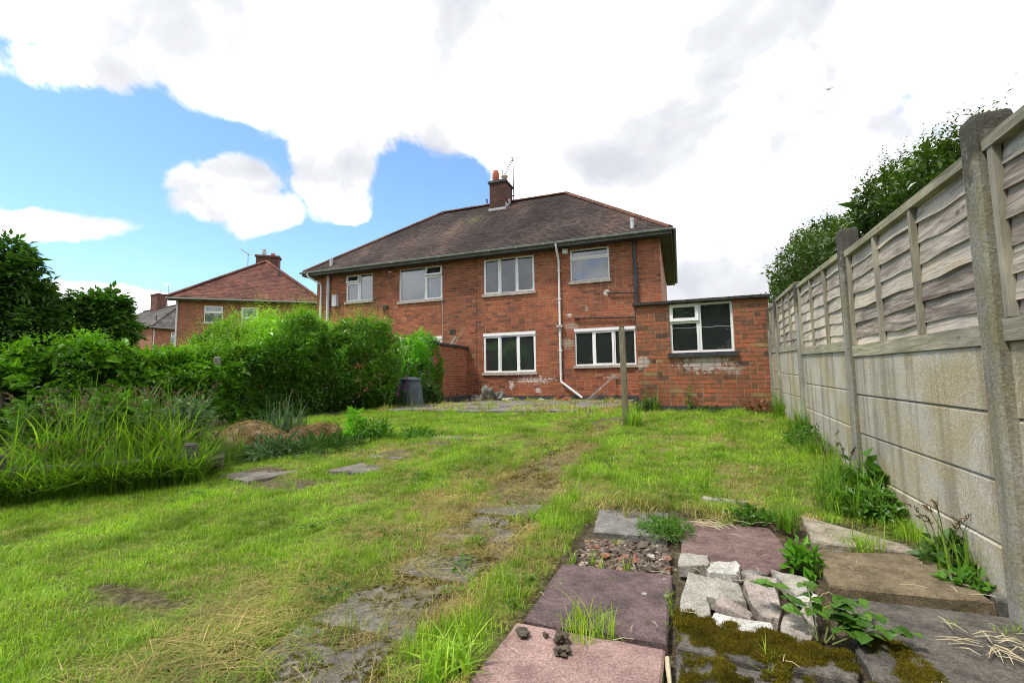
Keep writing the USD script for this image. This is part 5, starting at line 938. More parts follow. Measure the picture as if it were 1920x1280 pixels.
MB().box(-.9, .9, -.45, .45, 0, .08, M=np.array([[.643, -.766, 0, (FR+BL)[0]/2], [.766, .643, 0, (FR+BL)[1]/2], [0, 0, 1, .02], [0, 0, 0, 1]])).build('soil_fill', 'soil_clod', bed)
def tall_grass(name, label, P, hmean, wid, seed, heads=0, look_='tall_blade', lean=.45, loc=None, cat='grass', kind=None, group=None, seg=5, tone=(.42, .2), headlen=.10):
    r = np.random.default_rng(seed); o = np.asarray(loc if loc is not None else P.mean(0)*[1, 1, 0]); t = thing(name, label, cat, o, 0, group, kind); P = P-o; n = len(P)
    h = hmean*r.lognormal(0, .28, n); le = np.abs(r.normal(lean, .35, n)); v, f, m = blade_mesh(P, r.uniform(0, 6.28, n), h, le, wid*r.lognormal(0, .25, n), seg); tn = np.clip(r.normal(*tone, n), 0, 1)
    put('blades', v, f, look_, t, tone=np.repeat(tn, m))
    if heads:
        k = r.choice(n, min(heads, n), replace=False); mb = MB(); ms = MB()
        for i in k:
            az = r.uniform(0, 6.28); d = np.array([math.cos(az), math.sin(az), 0]); hh = hmean*r.uniform(1.15, 1.75); l = r.uniform(.08, .35); tt = np.linspace(0, 1, 6)[:, None]; st = P[i] + d*l*hh*tt**2 + np.array([0, 0, 1])*hh*(tt - .12*tt**3)
            ms.tube(st, [.0022]*6, 3, cap=False); tip = st[-1]; a = unit(st[-1]-st[-2]); hl = headlen*r.uniform(.6, 1.3); nn = 14; q = np.linspace(0, 1, nn); droop = np.array([0, 0, -.35])*(q[:, None]**2)*hl + d*(q[:, None]**2)*hl*.3
            c = tip - a*hl*.25 + a*hl*q[:, None] + droop; A = a + r.normal(size=(nn, 3))*.55; vv, ff = leaf_mesh(c, A, unit(r.normal(size=(nn, 3))), .030*(1.15-q), .009); mb.add(vv, ff, float(np.clip(r.normal(.45, .25), 0, 1)))
        ms.build('stems', 'stalk', t, kind='stuff'); mb.build('seed_heads', 'seed_head', t, kind='stuff')
    return t
def pts_in(n, quad, r, z=0.0):
    q = np.asarray(quad, float); a, b = r.random((2, n, 1)); p = (q[0]*(1-a) + q[1]*a)*(1-b) + (q[3]*(1-a) + q[2]*a)*b; return np.column_stack([p, gz(p[:, 0], p[:, 1])+z])
rr = np.random.default_rng(83)
tall_grass('tall_grass', 'tall flowering grass with purple seed heads filling the sleeper bed', pts_in(2600, [FL+nv*.1, FR+nv*.1, BR, BL], rr, .16), .46, .012, 84, 130, lean=.62, seg=5, tone=(.45, .26))
tall_grass('grass_fringe', 'unmown grass fringe hiding the front of the sleeper bed', np.vstack([pts_in(3200, [FL+[.02, -.22], FR+[.22, -.05], FR, FL], rr), pts_in(700, [FR+[.25, 0], BR+[.25, .1], BR, FR], rr), pts_in(500, [FL+[-.9, .1], FL+[0, -.2], FL+[0, .3], FL+[-.9, .7]], rr)]), .34, .011, 85, 30, lean=.75, tone=(.42, .24))
for lab, c, sd in (('pale leafy weed poking out of the middle of the tall grass', (-5.05, 2.85, .55), 1), ('yellowing broad weed at the near end of the sleeper bed', (-5.45, 2.45, .5), 2), ('silver green weed at the far end of the sleeper bed', (-4.85, 3.35, .48), 3)):
    r9 = np.random.default_rng(sd+300); t = thing('weed', lab, 'weed', (c[0], c[1], 0)); d = unit(r9.normal(size=(420, 3))); P = d*np.array([.24, .24, .20])*r9.random((420, 1))**.5 + [0, 0, c[2]]; v, f, tn = leaves_on(P, unit(d + [0, 0, .6]), r9, .085, .030, np.clip(r9.normal(.62, .2, 420), 0, 1)); put('leaves', v, f, 'weed_leaf' if sd != 3 else 'blue_leaf', t, tone=tn)
    mb = MB(); [mb.tube(bent((0, 0, 0), P[k], r9, 4, .02), .004, 4) for k in range(7)]; mb.build('stems', 'stalk', t, kind='stuff')
# broad weeds among the grass
P, O, u, hz = hedge_cloud(1500, [(-5.75, 2.75, .22, .55, .12), (-5.5, 3.1, .3, .6, .12)], rr, .3); t = thing('weed', 'leafy pale green weeds standing over the back of the sleeper bed', 'weeds', (-5.6, 2.9, 0)); v, f, tn = leaves_on(P-[-5.6, 2.9, 0], O, rr, .07, .022, np.clip(rr.normal(.55, .2, len(P)), 0, 1)); put('leaves', v, f, 'weed_leaf', t, tone=tn)

# ------------------------------------------------------------------ things lying about the vegetable patch
def heap(name, label, c, rad, h, seed, n=2600):
    r = np.random.default_rng(seed); t = thing(name, label, 'straw heap', G(*c)); s = trimesh.creation.icosphere(3); v = s.vertices*np.array([rad[0], rad[1], h])*(1 + .16*wob(s.vertices*2+seed, 1.0))[:, None]; v[:, 2] = np.maximum(v[:, 2], -.03)
    put('mound', v*.93, s.faces, 'heap_straw', t, smooth=True, tone=np.full(len(v), .25))
    d = unit(r.normal(size=(n, 3))); d[:, 2] = np.abs(d[:, 2])*.8; d = unit(d); p = d*np.array([rad[0], rad[1], h])*(1 + .16*wob(d*2+seed, 1.0))[:, None]; A = unit(np.cross(d, r.normal(size=(n, 3)))) + d*.12; v, f = leaf_mesh(p, A, d, .085*r.lognormal(0, .3, n), .006); put('straw', v, f, 'heap_straw', t, tone=np.repeat(np.clip(r.normal(.55, .25, n), 0, 1), 4))
heap('straw_heap', 'larger brown heap of dry grass beside the sleeper bed', (-5.02, 4.22), (.56, .42), .27, 1, 4200)
heap('straw_heap', 'small straw heap behind the bluish weeds', (-4.62, 4.92), (.32, .26), .20, 2, 2200)
def clump(name, label, c, n, h, w, seed, look_='tall_blade', rad=.1, lean=.5, heads=0, cat='grass', **k):
    r = np.random.default_rng(seed); a = r.uniform(0, 6.28, n); q = rad*np.sqrt(r.random(n)); P = np.column_stack([c[0]+q*np.cos(a), c[1]+q*np.sin(a), np.zeros(n)]); P[:, 2] = gz(P[:, 0], P[:, 1]) + k.pop('dz', 0); return tall_grass(name, label, P, h, w, seed+1, heads, look_, lean, cat=cat, loc=(c[0], c[1], 0), **k)
def leafy_weed(name, label, c, h, rad, n, L, W, look_, seed, cat='weed', dz=0, tone=.5, up=.5, single=False):
    r = np.random.default_rng(seed); t = thing(name, label, cat, (c[0], c[1], 0)); d = unit(r.normal(size=(n, 3))); d[:, 2] = np.abs(d[:, 2]); u = r.random(n)**.5; p = d*np.array([rad, rad, h])*u[:, None]; p[:, 2] += gz(*c) + dz
    v, f, tn = leaves_on(p, unit(d*[1, 1, .4] + [0, 0, up]), r, L, W, np.clip(tone + .25*(u-.6) + .12*r.normal(size=n), 0, 1))
    if single:
        for k in range(n): put('leaf', v[4*k:4*k+4], [[0, 1, 2], [0, 2, 3]], look_, t, tone=tn[4*k:4*k+4])
    else: put('leaves', v, f, look_, t, tone=tn)
    mb = MB(); z0 = float(gz(*c)) + dz
    for _ in range(max(4, n//60)): e = p[r.integers(n)]; mb.tube(bent((0, 0, z0-.01), e, r, 4, .02*h), [.003, .0028, .0025, .002], 4, cap=False)
    mb.build('stems', 'stalk', t, kind='stuff'); return t
clump('onion_clump', 'bluish green spiky clump gone to seed in the old vegetable patch', (-5.15, 4.85), 220, .42, .016, 101, 'blue_leaf', .30, .35, 6, cat='plant')
leafy_weed('weed', 'blue green drooping weeds in front of the straw heaps', (-4.35, 4.0), .15, .34, 520, .12, .022, 'blue_leaf', 102, 'weeds')
leafy_weed('weed', 'whorled leafy lily stem by the small straw heap', (-4.12, 5.05), .42, .11, 420, .085, .020, 'bright_leaf', 103, 'plant', up=.2)
leafy_weed('weed', 'low bushy weed next to the lily stem', (-3.85, 5.15), .22, .22, 420, .09, .022, 'weed_leaf', 104, 'weed')
leafy_weed('weed', 'flattened cut greenery trailing across the vegetable patch', (-4.05, 4.5), .08, .5, 700, .12, .016, 'nettle_leaf', 105, 'weeds', up=.1)
leafy_weed('weed', 'fine green weeds by the far stepping slabs', (-3.3, 5.3), .12, .35, 420, .07, .016, 'weed_leaf', 106, 'weeds')
clump('grass_tuft', 'drooping seeded grass at the corner of the sleeper bed', (-4.75, 3.62), 170, .28, .010, 107, 'tall_blade', .25, .7, 26)
clump('grass_tuft', 'tall sparse grass stalks in the lawn before the nettles', (-4.6, 7.2), 14, .35, .006, 108, 'tall_blade', .12, .3, 4)
# compost bin and foxgloves
cb = thing('compost_bin', 'blue grey plastic compost bin at the end of the hedge', 'compost bin', (-6.60, 10.25, .19))
MB().add(*lathe([(.34, 0), (.335, .1), (.30, .42), (.265, .60), (.25, .66), (.10, .66)], 28)).build('body', 'compost_plastic', cb, smooth=False)
MB().add(*lathe([(.275, .655), (.28, .69), (.26, .725), (.12, .75), (.0, .755)], 28)).build('lid', 'compost_plastic', cb)
MB().box(-.12, .12, -.345, -.28, .06, .30).build('hatch', 'compost_plastic', cb)
def foxglove(label, c, h, lean, seed):
    r = np.random.default_rng(seed); t = thing('foxglove', label, 'flower', c); d = np.array([lean, 0, h]); pts = np.array([d*k + [.03*k*k, 0, 0] for k in np.linspace(0, 1, 7)]); MB().tube(pts, np.linspace(.008, .003, 7), 6).build('stem', 'stalk', t)
    mb = MB(); base = lathe([(.004, 0), (.012, .01), (.016, .03), (.022, .045), (.024, .048)], 8)[0]; ff = lathe([(.004, 0), (.012, .01), (.016, .03), (.022, .045), (.024, .048)], 8)[1]
    for k in np.linspace(.42, .86, 26):
        a = r.uniform(0, 6.28); c0 = d*k + [.03*k*k, 0, 0]; sc = 1.35*(1.1-k); R1 = trimesh.transformations.rotation_matrix(2.2, [-math.sin(a), math.cos(a), 0]); mb.add((base*sc) @ R1[:3, :3].T + c0, ff, float(r.random()))
    mb.build('bells', 'foxglove_bell', t); n = 26; k = r.uniform(0, .4, n); a = r.uniform(0, 6.28, n); v, f = leaf_mesh(np.outer(k, d), np.column_stack([np.cos(a), np.sin(a), np.full(n, .3)]), np.tile([0, 0, 1.0], (n, 1)), .16, .05); put('leaves', v, f, 'nettle_leaf', t, tone=np.full(len(v), .6))
foxglove('taller purple foxglove spire touching the compost bin', (-6.44, 9.65, .17), 1.12, .16, 1); foxglove('shorter purple foxglove spire between hedge and compost bin', (-6.42, 9.35, .17), .80, .08, 2)

# ------------------------------------------------------------------ washing line post and odds and ends by the house
wp = thing('wooden_post', 'lone weathered timber post standing in the lawn before the kitchen window', 'post', (-.775, 6.85, .1))
mb = MB(); w = .042; rings = []
for z, k, dx in ((-.1, 1, 0), (.5, 1, -.006), (1.0, .98, -.010), (1.44, .97, -.016), (1.465, .86, -.017)): rings += [(sx*w*k+dx, sy*w*k, z) for sx, sy in ((-1, -.8), (-.8, -1), (.8, -1), (1, -.8), (1, .8), (.8, 1), (-.8, 1), (-1, .8))]
f = [[i*8+j, i*8+(j+1) % 8, (i+1)*8+(j+1) % 8, (i+1)*8+j] for i in range(4) for j in range(8)]; mb.add(rings, f); mb.add(np.vstack([rings[-8:], np.mean(rings[-8:], 0)+[0, 0, .006]]), [[j, (j+1) % 8, 8] for j in range(8)]); mb.build('shaft', 'post_wood', wp)
rm = np.random.default_rng(5); n = 160; a = rm.uniform(0, 6.28, n); v, f = leaf_mesh(np.column_stack([.035*np.sqrt(rm.random(n))*np.cos(a)-.017, .035*np.sqrt(rm.random(n))*np.sin(a), np.full(n, 1.47)]), rm.normal(size=(n, 3))*.5+[0, 0, 1], rm.normal(size=(n, 3)), .016, .008); put('moss_cap', v, f, 'moss', wp, tone=np.full(len(v), .4))
blob('stone', (-5.62, 13.10, .36), (.26, .22, .24), 'stone', 11, 'biggest lump of old stone heaped at the foot of the house wall', 'stone', rough=.35, smooth=False)
blob('stone', (-5.92, 12.95, .26), (.22, .16, .12), 'stone', 12, 'rounded stone leaning on the biggest lump by the wall', 'stone', rough=.3, smooth=False)
blob('stone', (-5.30, 13.2, .32), (.12, .14, .16), 'stone', 13, 'pointed stone wedged behind the biggest lump', 'stone', rough=.35, smooth=False)
blob('stone', (-4.98, 13.05, .24), (.20, .13, .055), 'sill_concrete', 14, 'flat pale stone lying beside the stone heap', 'stone', rough=.2)
blob('stone', (-3.92, 13.1, .235), (.08, .05, .03), 'slab_white', 15, 'small white chip at the wall base between the windows', 'stone', rough=.2)
MB().add(*lathe([(.0, 0), (.055, 0), (.075, .13), (.07, .13), (.05, .03)], 14, (-3.36, 12.95, .215))).build('flower_pot', 'terracotta', None, 'small terracotta pot under the bent downpipe', 'pot')
blob('broken_pot', (-3.12, 12.95, .25), (.13, .09, .05), 'terracotta', 16, 'heap of broken terracotta beside the small pot', 'pot', rough=.3, smooth=False)
def plank(label, a, b, w, h):
    a, b = np.asarray(a, float), np.asarray(b, float); L = np.linalg.norm(b-a); d = (b-a)/L; s = unit(np.cross(d, [0, 1.0, 0])); u = np.cross(s, d); M = np.eye(4); M[:3, 0], M[:3, 1], M[:3, 2], M[:3, 3] = d, s, u, a; t = thing('plank', label, 'timber'); MB().box(0, L, -w/2, w/2, -h/2, h/2, M=M).build('board', 'grey_wood', t)
plank('longer grey batten propped diagonally against the wall under the kitchen window', (-2.52, 13.0, .24), (-1.82, 13.70, .93), .045, .02); plank('shorter grey batten lying from the same spot as the longer one', (-2.50, 12.96, .235), (-2.0, 13.6, .46), .035, .02)
# plants against the outbuilding and odd grass
clump('grass_tuft', 'long grass round the foot of the lone timber post', (-.66, 6.75), 240, .26, .007, 111, 'lawn_blade', .13, .35)
leafy_weed('weed', 'dark weeds at the corner of the outbuilding nearest the house', (-.62, 9.0), .24, .26, 420, .06, .03, 'nettle_leaf', 112, 'weeds', up=.5)
clump('grass_tuft', 'stalky weeds at the outbuilding corner', (-.55, 8.98), 60, .36, .008, 113, 'tall_blade', .22, .2)
leafy_weed('weed', 'slim weed growing up the brick under the outbuilding window', (.13, 9.05), .46, .05, 130, .05, .02, 'weed_leaf', 114, up=.3)
leafy_weed('weed', 'low weeds along the dark base of the outbuilding', (.45, 8.98), .10, .32, 260, .05, .024, 'nettle_leaf', 115, 'weeds')
leafy_weed('dead_plant', 'heap of brown dead leaves where outbuilding meets fence', (1.25, 8.85), .20, .30, 420, .05, .03, 'dead_leaf', 116, 'dead leaves')
# weeds along the fence
for lab, c, n, h, rad, s in (('tall grass under the third fence post', (1.30, 6.15), 260, .34, .14, 121), ('tall grass growing beside the post at the outbuilding end', (1.42, 8.0), 200, .40, .12, 122), ('grass tuft at the foot of the middle fence bay', (1.24, 5.1), 220, .20, .22, 123), ('seeded grass leaning on the wide fence bay', (1.08, 3.95), 200, .24, .2, 124), ('thin grass stalks near the closest fence post', (1.10, 2.65), 70, .22, .10, 125), ('grass beside the weedy fence bay', (.98, 3.55), 260, .22, .2, 126)):
    clump('grass_tuft', lab, c, n, h, .007, s, 'tall_blade', rad, .5, 8 if s in (124, 125) else 0)
leafy_weed('weed', 'creeping weeds at the fence foot past the middle post', (1.24, 5.6), .22, .26, 700, .035, .022, 'weed_leaf', 131, 'weeds')
leafy_weed('weed', 'broad leaved dock with glossy leaves against the fence bay', (1.12, 3.75), .28, .16, 70, .10, .062, 'weed_leaf', 132, 'plant', up=.8, single=True)
leafy_weed('weed', 'goosegrass tangle below the dock plant', (1.08, 3.45), .16, .20, 520, .04, .022, 'weed_leaf', 133, 'weeds')
leafy_weed('weed', 'ivy and herb cluster by the tan slab and fence', (1.13, 2.72), .17, .10, 150, .055, .04, 'nettle_leaf', 134, 'weeds')
leafy_weed('weed', 'small bright weed creeping onto the tan slab edge', (1.08, 2.50), .09, .07, 90, .045, .026, 'weed_leaf', 135, 'weed')
leafy_weed('weed', 'feathery weed spilling over the grey and maroon slabs', (-.12, 2.86), .09, .17, 1500, .022, .006, 'weed_leaf', 141, 'weed', up=.3)
leafy_weed('weed', 'small leafy weed in the gap by the broken slab', (.50, 2.56), .12, .07, 160, .045, .020, 'bright_leaf', 142, 'weed', up=.5)
clump('grass_tuft', 'upright grass tuft at the top corner of the maroon slab', (.54, 3.08), 150, .15, .005, 143, 'tall_blade', .06, .35)
leafy_weed('weed', 'clover like weeds behind the maroon slab', (.38, 3.22), .06, .16, 340, .030, .020, 'weed_leaf', 144, 'weeds')
clump('grass_tuft', 'bright grass tuft in front of the buff slab', (.83, 2.87), 130, .11, .004, 145, 'lawn_blade', .09, .5)
clump('grass_tuft', 'grass tuft in the joint between the purple and pink slabs', (-.36, 1.73), 150, .085, .0035, 146, 'lawn_blade', .10, .35, tone=(.6, .2))
clump('grass_tuft', 'broad bladed grass at the edge of the pink slab', (-.74, 1.36), 80, .12, .008, 147, 'lawn_blade', .09, .7)
clump('grass_tuft', 'grass leaning onto the slabs from the path edge', (-.78, 1.9), 200, .075, .005, 148, 'lawn_blade', .14, .6)
clump('grass_tuft', 'dry grass overhanging the grey slab edge', (-.34, 3.28), 420, .075, .004, 149, 'straw_blade', .24, .9, tone=(.4, .25))
clump('grass_tuft', 'dry tuft hanging over the back of the maroon slab', (.12, 3.20), 260, .07, .004, 150, 'straw_blade', .16, .9, tone=(.35, .25))
joint = [((-.35, 1.715), .22, 5), ((-.08, 2.0), .30, 7), ((-.08, 1.4), .25, 5), ((.50, 2.1), .22, 5), ((.52, 2.6), .18, 6), ((.80, 2.86), .25, 6), ((.9, 2.32), .3, 4), ((.2, 3.17), .25, 6), ((-.62, 2.4), .5, 9), ((1.12, 2.1), .3, 6), ((.22, 1.71), .25, 3), ((-.33, 2.30), .2, 3)]
rj = np.random.default_rng(171); JP = []
for (cx, cy), sp, n in joint: JP += [(cx + rj.normal()*sp*.25*(1 if abs(cx) > .3 or cy > 2.5 else .15), cy + rj.normal()*sp*.35) for _ in range(n)]
JP = np.array(JP); n = len(JP)
# bramble seedling: arching stems with toothed leaves in threes
br = thing('bramble', 'fresh green bramble seedling sprawling over the broken and mossy slabs', 'bramble', (0, 0, 0)); rb = np.random.default_rng(151)
def toothed(c, a, n, L, W, tone):
    a = unit(np.asarray(a, float)); s = unit(np.cross(a, n)); n = np.cross(s, a); prof = [(0, 0), (.12, .22), (.16, .30), (.22, .36), (.30, .46), (.36, .44), (.46, .50), (.54, .44), (.62, .42), (.70, .30), (.80, .26), (.88, .12), (1, 0)]
    mid = [c + a*L*t - n*L*.16*t*t for t, _ in prof]; v = [m for m in mid]; k = len(prof)
    for sg in (1, -1): v += [m + sg*s*W*p[1] + n*(W*.22*p[1] + rb.normal(0, .0012)) for m, p in zip(mid, prof)]
    f = []
    for i in range(k-1): f += [[i, i+1, k+i+1, k+i], [i+1, i, 2*k+i, 2*k+i+1]]
    MB().add(np.array(v), f, tone).build('leaf', 'weed_leaf', br)
mbS = MB()
for root, tip, hgt, leafs in (((.40, 1.90), (.25, 2.02), .12, 4), ((.40, 1.90), (.40, 2.06), .13, 4), ((.42, 1.90), (.52, 2.02), .10, 5), ((.42, 1.89), (.60, 2.0), .07, 5), ((.44, 1.89), (.68, 1.95), .05, 4), ((.45, 1.92), (.58, 2.10), .07, 3)):
    z0 = float(gz(*root)) + .01; t = np.linspace(0, 1, 8)[:, None]; p = np.array([*root, z0])*(1-t) + np.array([*tip, z0+hgt*.55])*t + np.array([0, 0, 1])*hgt*np.sin(t*np.pi*.8)*.7; mbS.tube(p, np.linspace(.0028, .0014, 8), 5, cap=False)
    for j in range(leafs):
        q = p[min(7, 2 + int(j*5/max(1, leafs-1)))]; a0 = rb.uniform(0, 6.28); big = .85 + .5*rb.random()
        for da in ((0, 1.0), (1.35, .8), (-1.35, .8)):
            a = a0 + da[0]; toothed(q, (math.cos(a), math.sin(a), rb.uniform(-.1, .3)), np.array([rb.normal(0, .25), rb.normal(0, .25)-.1, 1.0]), .056*big*da[1], .042*big*da[1], float(np.clip(rb.normal(.55, .2), 0, 1)))
mbS.build('stems', 'stalk', br, kind='stuff')
# straws and twigs on the slabs
mb = MB(); rq = np.random.default_rng(161)
for k in range(90):
    x, y = (rq.uniform(-.6, 1.1), rq.uniform(1.2, 3.2)); a = rq.uniform(0, 6.28); L = rq.uniform(.02, .10); z = float(gz(x, y)) + .022; d = np.array([math.cos(a), math.sin(a), 0])
    if .55 < x < 1.1 and 2.3 < y < 2.8: z += .03
    mb.tube([np.array([x, y, z]), np.array([x, y, z+.006]) + d*L*.5, np.array([x, y, z]) + d*L], [.0013]*3, 4)
mb.build('straw_litter', 'dry_stalk', None, 'loose straws and dry stalks scattered over the paving', 'straw', kind='stuff')
for lab, c, n in (('bunch of bleached grass heads lying on the maroon slab', (.16, 2.98), 26), ('bleached grass heads on the dark slab by the fence', (.93, 2.02), 30)):
    t = thing('dry_grass_heads', lab, 'dry grass', (*c, 0)); mb = MB()
    for k in range(n):
        z = float(gz(*c)) + .022; a = rq.normal(2.7, .35) if n == 26 else rq.uniform(0, 6.28); p = np.array([rq.normal(0, .05), rq.normal(0, .04), z]); L = rq.uniform(.05, .12); mb.tube([p, p + [math.cos(a)*L*.5, math.sin(a)*L*.5, .008], p + [math.cos(a)*L, math.sin(a)*L, 0]], [.0012, .0022, .0006], 4)
    mb.build('heads', 'dry_stalk', t)
MB().tube([(-.082, 1.66, -.115), (-.078, 1.60, -.112), (-.07, 1.52, -.116)], [.008, .008, .006], 6).build('stick', 'dry_stalk', None, 'pale stick in the joint beside the pink slab', 'stick')
MB().box(-.14, .14, -.035, .035, 0, .045, M=np.array([[.97, .2, 0, .24], [-.2, .97, 0, 3.52], [0, .05, 1, -.078], [0, 0, 0, 1]])).build('timber_block', 'grey_wood', None, 'short grey timber block lying in the grass behind the paving', 'timber')
# bird high up
bd = thing('bird', 'tiny dark bird gliding high in the bright cloud', 'bird', tuple(np.array([0, 0, CAM_H]) + 55*img_dir(1554, 168)))
mb = MB(); mb.tm(trimesh.Trimesh(*(lambda s: (s.vertices*[.05, .14, .04], s.faces))(trimesh.creation.icosphere(2)))); mb.build('body', 'dark_metal', bd)
for sg in (1, -1): put('wing', np.array([[sg*.03, .06, .02], [sg*.03, -.06, .02], [sg*.2, .04, .07], [sg*.2, -.07, .07], [sg*.36, -.05, .05], [sg*.03, 0, .035], [sg*.2, -.01, .08]]), [[0, 2, 6], [0, 6, 5], [5, 6, 3], [5, 3, 1], [2, 4, 6], [6, 4, 3], [0, 1, 3], [0, 3, 2], [2, 3, 4]], 'dark_metal', bd)

# ------------------------------------------------------------------ lawn, dry grass and moss: tufts scattered by the thousand
def scatter(name, label, cat, pos, yaw, scale, protos, mat, idx):
    pi = UsdGeom.PointInstancer.Define(stage, _path(None, name)); paths = []
    for k, (v, f, tn) in enumerate(protos):
        p = put(f'tuft_{k:03d}' if k else 'tuft', v, f, mat, str(pi.GetPath()), tone=tn); paths.append(p.GetPath())
    pi.CreatePrototypesRel().SetTargets(paths); pi.CreateProtoIndicesAttr(Vt.IntArray.FromNumpy(idx.astype(np.int32))); pi.CreatePositionsAttr(Vt.Vec3fArray.FromNumpy(pos.astype(np.float32)))
    q = np.zeros((len(pos), 4)); q[:, 0] = np.cos(yaw/2); q[:, 3] = np.sin(yaw/2)
    pi.CreateOrientationsAttr(Vt.QuathArray([Gf.Quath(float(a), 0.0, 0.0, float(d)) for a, _, _, d in q])); pi.CreateScalesAttr(Vt.Vec3fArray.FromNumpy(np.ascontiguousarray(scale.astype(np.float32))))
    tag(pi.GetPrim(), label, cat, None, 'stuff')
def tuft(r, n, rad, h, w, lean, tone, seg=2, flat=False):
    a = r.uniform(0, 6.28, n); q = rad*np.sqrt(r.random(n)); P = np.column_stack([q*np.cos(a), q*np.sin(a), np.full(n, -.004)]); hh = h*r.lognormal(0, .30, n); v, f, m = blade_mesh(P, r.uniform(0, 6.28, n), hh, np.abs(r.normal(lean, .4, n)), w*r.lognormal(0, .2, n), seg); return v, f, np.repeat(np.clip(r.normal(*tone, n), 0, 1), m)
rg = np.random.default_rng(201); PX, PY, SC = [], [], []
for y0, y1, dens, sc in ((0.35, 1.0, 800, 1.0), (1.0, 1.8, 1000, 1.0), (1.8, 2.6, 850, 1.05), (2.6, 3.6, 620, 1.15), (3.6, 5.0, 430, 1.3), (5.0, 7.0, 300, 1.5), (7.0, 9.6, 210, 1.7)):
    xa, xb = max(-2.75*y1-.9, -8.2), 1.05+FB*y1; n = int(dens*(xb-xa)*(y1-y0)); PX.append(rg.uniform(xa, xb, n)); PY.append(rg.uniform(y0, y1, n)); SC.append(np.full(n, sc))
PX, PY, SC = map(np.concatenate, (PX, PY, SC)); bare, st = bare_amt(PX, PY), straw_amt(PX, PY); pick = rg.random(len(PX))
inbed = rect_in(np.stack([PX, PY], 1), [FL, FR, BR, BL], .06); keep = (rg.random(len(PX)) > bare*1.02) & ~inbed; PX, PY, SC, st, pick = PX[keep], PY[keep], SC[keep], st[keep], pick[keep]
dry = pick < st*1.05
for nm, lab, mat, sel, protos in (('lawn_grass', 'mown green lawn grass between hedge and fence', 'lawn_blade', ~dry, [tuft(rg, 17, .036, .034, .0030, .60, (.40, .30)) for _ in range(7)]),
        ('dry_grass', 'dry cut straw coloured grass along the worn path', 'straw_blade', dry, [tuft(rg, 17, .040, .030, .0026, 1.25, (.50, .25)) for _ in range(6)])):
    n = sel.sum(); x, y, s = PX[sel], PY[sel], SC[sel]; hz = s*rg.lognormal(0, .18, n)*(1 + .22*wob(np.stack([x, y], -1), 2.0)); P2 = np.stack([x, y], -1)
    edge = np.clip((x - (FA+FB*y) + .35)/.35, 0, 1); hz *= 1 + .9*edge**2
    near = (np.abs(x + .80) < .10) & (y < 5); hz[near] *= 1.45
    scatter(nm, lab, 'grass', np.column_stack([x, y, gz(x, y) + .012*wob(P2, 1.3) + .008*wob(P2, 5.0)]), rg.uniform(0, 6.28, n), np.column_stack([s, s, hz]), protos, mat, rg.integers(0, len(protos), n))
rw = np.random.default_rng(231); n = 1300; x, y = rw.uniform(-7, 1.3, n), rw.uniform(.7, 7.5, n); k = (bare_amt(x, y) < .3) & (wob(np.stack([x, y], -1), 1.7) > .25) & (x < 1.0 + FB*y); x, y = x[k], y[k]; n = len(x)
def rosette(r, n, rad, L, W): a = r.uniform(0, 6.28, n); q = rad*np.sqrt(r.random(n)); C = np.column_stack([q*np.cos(a), q*np.sin(a), r.uniform(.006, .03, n)]); v, f = leaf_mesh(C, np.column_stack([np.cos(a), np.sin(a), r.uniform(.1, .7, n)]), np.tile([0, 0, 1.0], (n, 1)) + r.normal(size=(n, 3))*.3, L*r.lognormal(0, .3, n), W); return v, f, np.repeat(np.clip(r.normal(.45, .2, n), 0, 1), 4)
sc = rw.uniform(.6, 1.15, n); scatter('lawn_weeds', 'clover and small broad leaved weeds growing through the lawn', 'weeds', np.column_stack([x, y, gz(x, y)+.005]), rw.uniform(0, 6.28, n), np.column_stack([sc]*3), [rosette(rw, 16, .045, .022, .014) for _ in range(3)] + [rosette(rw, 9, .018, .036, .015) for _ in range(2)], 'weed_leaf', rw.integers(0, 5, n))
# dry weeds in the joints of the patio
n = 900; x = rg.uniform(-6.2, -1.2, n); y = rg.uniform(8.25, 13.6, n); gx, gy = ((x+6.15) % .61)/.61, ((y-8.35) % .61)/.61; ok = ((gx < .10) | (gx > .90) | (gy < .12) | (gy > .88) | (y < 8.4)) & (wob(np.stack([x, y], -1), .9) > -.35) | ((x > -2.6) & (y < 9.6)); x, y = x[ok], y[ok]
for nm, lab, mat, sel in (('patio_straw', 'dead bleached grass in the patio joints', 'straw_blade', rg.random(len(x)) < .62), ('patio_weeds', 'green grass tufts in the patio joints', 'lawn_blade', None)):
    sel = sel if sel is not None else ~last; last = sel; m = sel.sum(); s = rg.uniform(1.6, 3.0, m); scatter(nm, lab, 'grass', np.column_stack([x[sel], y[sel], gz(x[sel], y[sel]) + .02]), rg.uniform(0, 6.28, m), np.column_stack([s, s, s*rg.uniform(.9, 1.9, m)]), [tuft(rg, 26, .05, .035, .004, .7, (.6, .25)) for _ in range(4)], mat, rg.integers(0, 4, m))
s = rg.uniform(.5, 1.1, n_j := len(JP)); scatter('joint_grass', 'small grass tufts sprouting from the joints of the paving', 'grass', np.column_stack([JP, gz(JP[:, 0], JP[:, 1]) - .012]), rg.uniform(0, 6.28, n_j), np.column_stack([s, s, s*rg.uniform(.9, 1.8, n_j)]), [tuft(rg, 14, .02, .05, .003, .7, (.45, .3)) for _ in range(4)], 'lawn_blade', rg.integers(0, 4, n_j))
